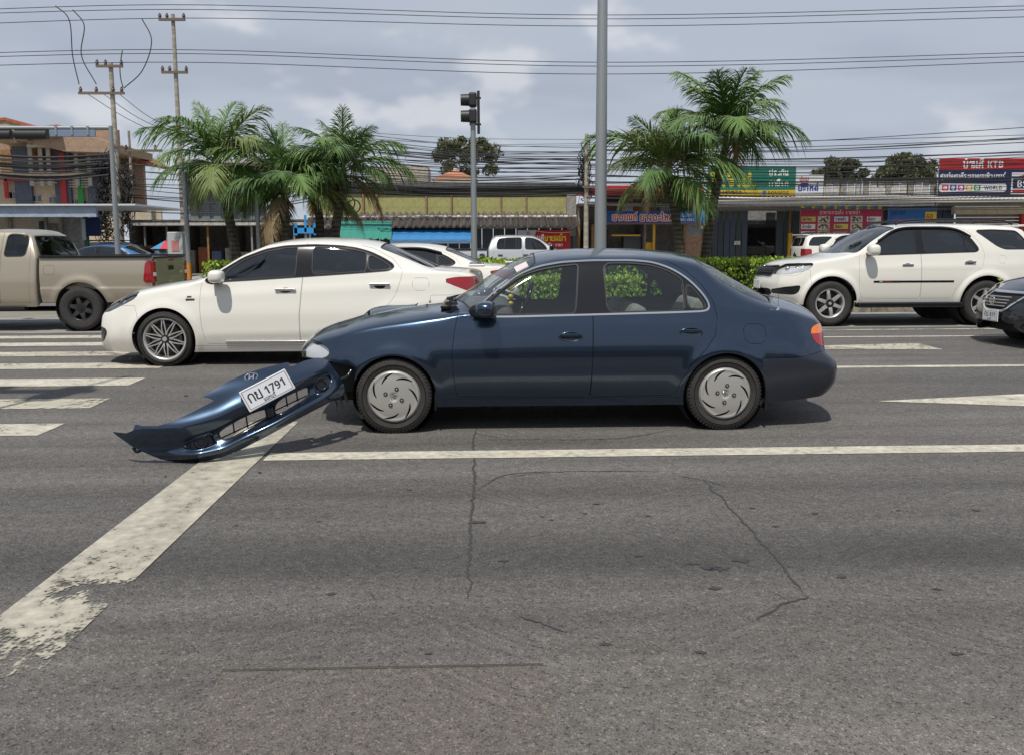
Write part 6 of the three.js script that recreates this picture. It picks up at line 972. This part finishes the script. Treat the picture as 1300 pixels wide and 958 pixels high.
{ // bare tin screen on the roof and menu shop
  const o = shop('menu_shop', 'shop with a bare grey metal screen on its roof and yellow-green bunting', 1016, 1200);
  for (let k = 0; k < 16; k++) { const a = mix(1038, 1190, k / 16), b = mix(1038, 1190, (k + 1) / 16); addP(o, 'screen_panel', rect([a + .3, 228 + Math.sin(k) * .6, b - .3, 253], ZS + .2 + (k % 2) * .03, .05), k % 3 ? tin : tinDark); }
  for (const x of [1040, 1086, 1092, 1188]) addP(o, 'screen_post', rect([x, 226, x + 2, 256], ZS + .32, .08), galv);
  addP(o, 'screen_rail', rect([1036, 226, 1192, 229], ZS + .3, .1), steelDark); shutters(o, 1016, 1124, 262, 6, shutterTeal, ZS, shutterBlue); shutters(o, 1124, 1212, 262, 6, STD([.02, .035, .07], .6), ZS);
  const cols = [[.62, .45, .03], [.05, .26, .08], [.04, .12, .38]].map((c) => STD(c, .7)); for (let k = 0; k < 22; k++) { const a = mix(1017, 1120, k / 22); addP(o, 'bunting_flag', rect([a, 261.5, a + 4.2, 265.5], ZS + 1.62, .01), cols[k % 3]); }
}
board('menu_board', 'large pink and white food menu board behind the white sport utility', [1015, 266, 1121, 302], ZS + 1.5, canvasTex(1024, 350, (g, w, h) => { g.fillStyle = '#b0264a'; g.fillRect(0, 0, w, h); thai(g, 'อาหารตามสั่ง ราดหน้า', 240, 56, 38, 9, '#e4b0b4'); for (let r = 0; r < 3; r++) for (let c = 0; c < 5; c++) { const X = 14 + c * 204, Y = 80 + r * 92, W = c % 2 ? 150 : 176; if (c % 2) { g.fillStyle = '#c9c4b4'; g.fillRect(X, Y, W, 82); for (let i = 0; i < 26; i++) { g.fillStyle = ['#4a3420', '#6f7a35', '#8a4a2a', '#dcd8c8', '#2c2a20'][(i * 7 + r) % 5]; g.beginPath(); g.arc(X + 20 + rnd(W - 40), Y + 16 + rnd(50), rnd(6, 15), 0, 7); g.fill(); } } else { g.fillStyle = ['#d9c65a', '#e6e6e2', '#d6dde0'][(r + c) % 3]; g.fillRect(X, Y + 8, W, 62); thai(g, ['ผัดไทย', 'ข้าวผัด', 'ราดหน้า', 'ต้มยำ', 'ส้มตำ'][(r + c) % 5].replace('ำ', 'า'), X + 14, Y + 56, 28, 7, '#2a2c52'); } } }));
board('price_banner', 'blue hanging banner with a yellow price square', [1127, 264, 1190, 289], ZS + 1.4, canvasTex(512, 200, (g, w, h) => { g.fillStyle = '#1f66ae'; g.fillRect(0, 0, w, h); thai(g, 'บุฟเฟต์', 20, 70, 40, 8, '#0c3a74'); g.fillStyle = '#e9c81f'; g.fillRect(390, 40, 118, 116); g.fillStyle = '#b01c1c'; g.font = 'bold 68px sans-serif'; g.fillText('60', 398, 112); thai(g, 'บาท', 410, 148, 18, 4, '#b01c1c'); thai(g, 'อร่อย ทุกวัน', 40, 150, 34, 7, '#c94a3a'); }));
{
  const o = shop('paint_shop', 'paint shop with brown roller shutters and cream lintel', 1212, 1430);
  addP(o, 'lintel', rect([1210, 262, 1430, 272], ZS + .3, .3), cream); for (let k = 0; k < 12; k++) addP(o, 'shutter_slat', rect([1214, 272 + k * 4.2, 1296, 275.9 + k * 4.2], ZS + .1 + .008 * (k % 2), .05), brownShut); addP(o, 'red_post', toGround(1297, 262, 1301, ZS + .3, .2), redTin); shutters(o, 1301, 1430, 272, 6, brownShut, ZS + .1); addP(o, 'upper_wall', rect([1190, 236, 1430, 262], ZS - .2, .2), cream);
}
board('paint_shop_sign', 'large red and navy paint shop signboard with white lettering', [1190, 201, 1330, 254], ZS + .9, canvasTex(1400, 530, (g, w, h) => { g.fillStyle = '#16204a'; g.fillRect(0, 0, w, h); g.fillStyle = '#b1141c'; g.fillRect(0, 0, w, 140); thai(g, 'บ้านสี KTB', 310, 118, 84, 18, '#e8e8ea'); thai(g, 'ศูนย์ผสมสีระบบคอมพิวเตอร์', 20, 252, 50, 11, '#dcdde4'); g.fillStyle = '#d8d9de'; g.beginPath(); g.roundRect(10, 320, 880, 110, 40); g.fill(); ['C', 'O', 'L', 'O', 'R'].forEach((c, i) => { g.fillStyle = ['#c3202c', '#1e3a80', '#b5237a', '#c9a51e', '#2c8a48'][i]; g.fillRect(50 + i * 104, 340, 84, 72); g.fillStyle = '#f0f0f0'; g.beginPath(); g.arc(92 + i * 104, 376, 24, 0, 7); g.fill(); g.fillStyle = ['#c3202c', '#1e3a80', '#b5237a', '#c9a51e', '#2c8a48'][i]; g.font = 'bold 44px sans-serif'; g.fillText(c, 76 + i * 104, 392); }); g.fillStyle = '#1b1d24'; g.font = 'bold 66px sans-serif'; g.fillText('WORLD', 600, 400); g.fillStyle = '#d8d9de'; g.fillRect(950, 180, 450, 290); g.fillStyle = '#b1141c'; g.beginPath(); g.moveTo(970, 250); g.lineTo(1180, 190); g.lineTo(1390, 250); g.fill(); g.fillStyle = '#16204a'; g.fillRect(970, 260, 420, 130); g.fillStyle = '#f2f2f2'; g.font = 'bold 120px sans-serif'; g.fillText('BSC', 1020, 370); g.fillStyle = '#b1141c'; g.fillRect(970, 400, 420, 50); }));
// ---- grey metal shed and low shops behind the left palms ----
{
  const o = shop('metal_shed', 'blue-grey sheet metal building with a pale roof edge behind the palms', 236, 335, 0, -41);
  for (let k = 0; k < 14; k++) { const a = mix(236, 336, k / 14), b = mix(236, 336, (k + 1) / 14); addP(o, 'wall_sheet', rect([a + .2, 230, b - .2, 292], -41 + (k % 2) * .05, .08), mat([.16, .19, .21], .2, 5 + k % 2)); }
  addP(o, 'roof_edge', rect([230, 226, 342, 231], -40.6, 1), tin); addP(o, 'roof', rect([232, 205, 402, 210], -46, 3), tin); addP(o, 'gable_wall', rect([300, 208, 402, 236], -47, .2), mat([.42, .38, .34], .3, 3));
}
{
  const o = shop('market_stall_row', 'row of dim stalls with corrugated canopy behind the palms', 180, 395);
  addP(o, 'canopy', rect([178, 283, 396, 287], ZS + 1.6, 2.2), tin); addP(o, 'back_wall', toGround(178, 287, 396, ZS - 1, .2), darkIn); addP(o, 'stall_roof', rect([178, 280, 396, 283], ZS - .2, 3.8), tinDark); for (const x of [178, 240, 300, 350, 393]) addP(o, 'party_wall', toGround(x, 283, x + 2, ZS + .2, 2.6), mat([.20, .18, .16], .4, 3)); for (const x of [182, 210, 262, 318, 344, 372, 392]) addP(o, 'post', toGround(x, 286, x + 2, ZS + 2.4, .08), x === 262 ? timber : galv);
  for (let k = 0; k < 12; k++) { const x = 186 + k * 17; addP(o, 'stall_goods', toGround(x, 312 + (k * 5) % 9, x + 12, ZS + 1, .6), [mat([.30, .10, .05], .4, 2), mat([.25, .22, .18], .4, 3), darkIn, mat([.10, .14, .22], .4, 4)][(k * 7) % 4]); }
  addP(o, 'fascia_board', rect([152, 268, 205, 282], ZS + .5, .1), cream);
}
{ const o = thing('parasol', 'small blue and red parasol over a street stall behind the beige pickup', 'parasol', [Q(210, 320, -31)[0], 0, -31]); const y = Q(210, 316, -31)[1]; const g = new THREE.ConeGeometry(.55, .3, 8, 1, true); part('canopy', g.translate(0, y + .15, 0), STD([.06, .24, .42], .7), o); part('canopy_panel', new THREE.ConeGeometry(.56, .31, 3, 1, true, 0, 1.4).translate(0, y + .155, 0), STD([.5, .05, .06], .7), o); part('stick', cyl(.02, .02, y, 0, y / 2, 0, 8), galv, o); }
{ const o = thing('blue_street_sign', 'bright blue bracket sign on a post behind the middle palm', 'sign', [Q(388, 300, -30)[0], 0, -30]); const y = Q(388, 293, -30)[1]; for (const [w, h, dx, dy] of [[.8, .2, 0, 0], [.14, .42, -.36, .05], [.14, .42, .36, .05], [.08, .6, 0, .25]]) part('board', box(w, h, .05, dx, y + dy, 0), STD([.03, .28, .62], .5), o); part('post', cyl(.03, .03, y, 0, y / 2, -.05, 8), galv, o); }
{ const o = thing('control_box', 'pale grey signal control cabinet beside the left palm', 'cabinet', gnd(226, -20)); part('cabinet', rbox(.36, .75, .3, .02, 0, 1.25, 0), STD([.45, .46, .46], .6), o); part('plinth', box(.3, .9, .26, 0, .43, 0), concretePole, o); part('door_notice', box(.16, .25, .01, 0, 1.3, .156), STD([.5, .2, .2], .6), o); }
{ const o = thing('sign_post', 'slim grey post with an orange band at its foot in the median', 'post', gnd(239, -18.4)); part('post', cyl(.05, .05, 2.9, 0, 1.45, 0, 12), galv, o); part('orange_band', cyl(.053, .053, .35, 0, .75, 0, 12), STD([.62, .24, .03], .6), o); }
{ const o = thing('sign_post', 'second slim grey post standing between the palms', 'post', gnd(329, -18.4)); part('post', cyl(.045, .045, 2.6, 0, 1.3, 0, 12), galv, o); part('cap', cyl(.05, .05, .04, 0, 2.61, 0, 12), galv, o); }
// ---- canopy building and striped building on the far left ----
{
  const z = -33, o = thing('canopy_building', 'low cream building under a wide white canopy roof at the junction', 'building', [Q(40, 300, z)[0], 0, z]), W = (n, p, zz, d, m) => addP(o, n, rect(p, zz, d), m);
  const roofL = Q(-120, 258, z + 3), roofR = Q(124, 272, z + 3); addP(o, 'roof_fascia', rect([-120, 262, 122, 276], z + 2.6, .12), mat([.34, .40, .48], .2, 3)); addP(o, 'canopy_roof', box(12, .06, 5, Q(10, 262, z)[0], Q(10, 262, z + 2.6)[1] + .04, z + .3).rotateZ(0), mat([.62, .62, .60], .2, 4)); 
  addP(o, 'wall', toGround(-120, 276, 76, z + .4, .2), cream); addP(o, 'doorway', toGround(76, 276, 108, z + .1, .1), darkIn); addP(o, 'door_frame', toGround(106, 274, 110, z + .5, .15), STD([.03, .14, .05], .7)); for (const [a, b] of [[10, 14], [56, 59]]) addP(o, 'wall_post', toGround(a, 276, b, z + .55, .12), mat([.3, .27, .22], .3, 5)); addP(o, 'notice', rect([50, 281, 55, 297], z + .56, .03), STD([.05, .05, .05], .7)); addP(o, 'notice', rect([60, 284, 73, 300], z + .53, .03), mat([.2, .19, .17], .7, 9)); addP(o, 'blue_tarp', rect([110, 276, 126, 300], z + .6, .05), STD([.015, .03, .12], .7)); addP(o, 'pipe', rect([104.5, 278, 107, 305], z + .9, .06), STD([.5, .5, .5], .5));
}
{
  const z = -52, o = thing('striped_building', 'three-storey beige building with slate, red and green vertical stripes', 'building', [Q(60, 300, z)[0], 0, z]), W = (n, p, dz, d, m) => addP(o, n, rect(p, z + dz, d), m), wall = mat([.52, .42, .31], .15, 4.4), slate = mat([.105, .12, .165], .2, 2.2), tan = mat([.33, .23, .16], .25, 7.3), red = STD([.45, .03, .035], .6), green = STD([.03, .28, .06], .6), rail = STD([.42, .38, .34], .6);
  addP(o, 'wall', toGround(-140, 218, 150, z, .4), wall); W('upper_wall', [-140, 165, 150, 222], -1.6, .3, tan); W('balcony_slab', [-140, 221, 150, 225], .1, 1.9, wall);
  for (const [a, b] of [[22, 37], [73, 87], [114, 127]]) W('slate_pier', [a, 186, b, 276], .3, .2, slate);
  W('red_stripe', [78, 194, 81, 262], .45, .1, red); W('green_stripe', [100, 205, 103, 265], .45, .1, green); W('red_beam', [6, 225, 57, 230], .5, .1, red); W('red_stripe', [6, 225, 8.5, 252], .5, .1, red);
  for (const [x, y] of [[12, 244], [43, 248], [63, 250], [90, 253], [106, 255]]) { const w = addP(o, 'window', rect([x, y, x + 8, y + 8], z + .22, .06), M.glassTint); const f = Q(x + 4, y + 4, z + .26); part('window_frame', join([box(.44, .04, .05, f[0] - o.position.x, f[1] + .2, .26), box(.44, .04, .05, f[0] - o.position.x, f[1] - .2, .26), box(.04, .42, .05, f[0] - o.position.x, f[1], .26)]), STD([.5, .5, .48], .6), w); }
  for (const [x0, x1] of [[38, 55], [57, 72], [88, 99], [103, 113]]) for (let k = 0; k < 5; k++) W('railing_bar', [x0, 219 + k * 3.2 + (x0 > 80 ? 5 : 0), x1, 220 + k * 3.2 + (x0 > 80 ? 5 : 0)], .9, .04, rail);
  for (const x of [38, 51, 61, 96, 112]) W('balcony_post', [x, 182, x + 1.3, 236], .85, .08, rail);
  for (const [x0, x1] of [[2, 14], [42, 54], [62, 70], [90, 98], [104, 112]]) W('balcony_door', [x0, 190, x1, 222], -1.4, .06, timber);
  const roofP = (n, pts, zz, d, m) => { const P = pts.map(([x, y]) => Q(x, y, zz)), s = new THREE.Shape(P.map((p) => new THREE.Vector2(p[0], p[1]))); addP(o, n, new THREE.ExtrudeGeometry(s, { depth: d, bevelEnabled: false }).translate(0, 0, zz - d), m); };
  roofP('gable_soffit', [[-30, 176], [-10, 154], [5, 152], [44, 163], [75, 172], [40, 176]], z + 2.4, 6, mat([.40, .33, .22], .2, 6)); roofP('gable_roof', [[-40, 168], [-10, 150], [6, 149], [45, 160.5], [42, 163.5], [5, 152.5], [-12, 154.5]], z + 2.5, 7, mat([.34, .10, .06], .3, 9));
  roofP('gable_roof', [[45, 161], [72, 158], [96, 164], [90, 166.5], [48, 166]], z - 1, 5, mat([.34, .10, .06], .3, 9)); roofP('soffit', [[30, 180], [95, 168], [150, 184], [150, 194], [80, 192]], z + 2, 5, tan); roofP('far_gable_roof', [[146, 196], [160, 192], [186, 206], [186, 210], [146, 200]], z - 2, 4, mat([.30, .10, .06], .3, 9)); W('far_wing', [146, 198, 182, 285], -2.5, .3, tan); for (const [x0, x1, y] of [[35, 68, 184], [14, 22, 178]]) W('beam', [x0, y, x1, y + 3], 1.2, .3, white);
}
{ const o = thing('tiled_house', 'orange tiled hip roof of a house showing behind the olive wall', 'house', [Q(578, 300, -60)[0], 0, -60]); const a = Q(550, 230, -60), b = Q(606, 230, -60), t = Q(580, 215, -60); const g = new THREE.ConeGeometry((b[0] - a[0]) * .72, t[1] - a[1], 4).rotateY(Math.PI / 4).translate((a[0] + b[0]) / 2, (t[1] + a[1]) / 2, -60); addP(o, 'roof', g, mat([.42, .17, .09], .3, 3)); addP(o, 'wall', box((b[0] - a[0]) * .9, a[1], 4, (a[0] + b[0]) / 2, a[1] / 2, -60), cream); addP(o, 'pale_roof', rect([470, 214, 545, 236], -57, 3), mat([.40, .36, .30], .3, 5)); addP(o, 'roof_finial', cyl(.1, .2, .3, (a[0] + b[0]) / 2, t[1], -60, 6), white); }
// ---- traffic on the far carriageway ----
const truckB = thing('silver_pickup', 'silver double-cab pickup driving past the tiled shop beyond the hedge', 'pickup', [Q(700, 310, -28.5)[0] + .6, -.03, -29], Math.PI);
pickup(truckB, { paint: M.silver, double: true, stretch: .4, step: .06, handle: M.blackTrim, mirror: M.blackTrim });
const truckC = dup(truckB, [Q(1010, 310, -26)[0] + 3.3, -.03, -26.5], Math.PI, 'silver pickup with only its load bed showing beyond the white sport utility', 'pickup');
const suvB = dup(suvA, [Q(1060, 310, -32)[0] + 2.2, -.03, -32], Math.PI, 'second white sport utility, seen from behind across the median', 'suv');
const blueHatch = thing('blue_car', 'small blue car roof showing behind the tail of the beige pickup', 'car', [Q(142, 318, -30)[0] - 2, -.03, -30.5]);
saloon(blueHatch, { paint: PHY([.05, .16, .36], .35, .2, { clearcoat: 1 }), step: .07 });
const whiteVan = dup(suvB, [Q(196, 318, -29.5)[0] - 1.5, -.25, -34.2], 0, 'white parked car behind the beige pickup tailgate near the stalls', 'car');
// ---- what stands behind the photographer: mirrored in paint and glass, and throwing shade on the crossing ----
{
  const wallB = mat([.34, .30, .25], .3, 2), roofB = mat([.12, .09, .08], .4, 4), dk = mat([.20, .16, .13], .3, 3);
  [[-26, 11, 4.6], [-12, 13, 3.9], [4, 14, 5.2], [20, 13, 4.2], [36, 14, 4.8]].forEach(([x, w, h], i) => {
    const o = thing('roadside_shop', ['rendered roadside shop with a faded awning behind the photographer', 'lowest roadside shop of the row facing the crossing', 'tallest roadside shop of the row, facing the blue sedan', 'roadside shop with brown fascia next to the tallest one', 'end roadside shop of the row across from the paint shop'][i], 'shop', [x, 0, 17]);
    part('wall', box(w, h, 6, 0, h / 2, 3), wallB, o); part('awning', box(w, .1, 2.6, 0, 2.9, -1.3), roofB, o); part('parapet', box(w + .1, .4, .3, 0, h + .1, -.02), roofB, o);
    for (let k = 0; k < 3; k++) part('shop_opening', box(w / 3 - .5, 2.6, .1, (k - 1) * w / 3, 1.3, -.08), dk, o); for (let k = 0; k < 3; k++) part('window', box(1.6, .9, .08, (k - 1) * w / 3, h - .75, -.06), M.glassTint, o);
  });
  const q = thing('mast_arm', 'galvanised traffic mast arm reaching over the striped crossing', 'gantry', [-15, 0, -5.2]);
  part('mast', cyl(.09, .13, 6.3, 0, 3.15, 0, 16), galv, q); part('arm', new THREE.CylinderGeometry(.06, .09, 10.2, 12).rotateZ(Math.PI / 2).translate(5.1, 6.0, 0), galv, q); part('sign_panel', rbox(2.3, .42, .05, .02, 8.1, 6.35, .02), galv, q); part('sign_panel', rbox(2.0, .35, .05, .02, 8.3, 5.65, .02), galv, q);
  for (let k = 0; k < 3; k++) part('signal_head', rbox(.3, .3, .3, .05, 9.95, 5.45 + k * .32, 0), steelDark, q); part('drop_bar', cyl(.03, .03, 3.2, 10.1, 5.0, -.5, 8), galv, q);
}
renderer.render(scene, camera);
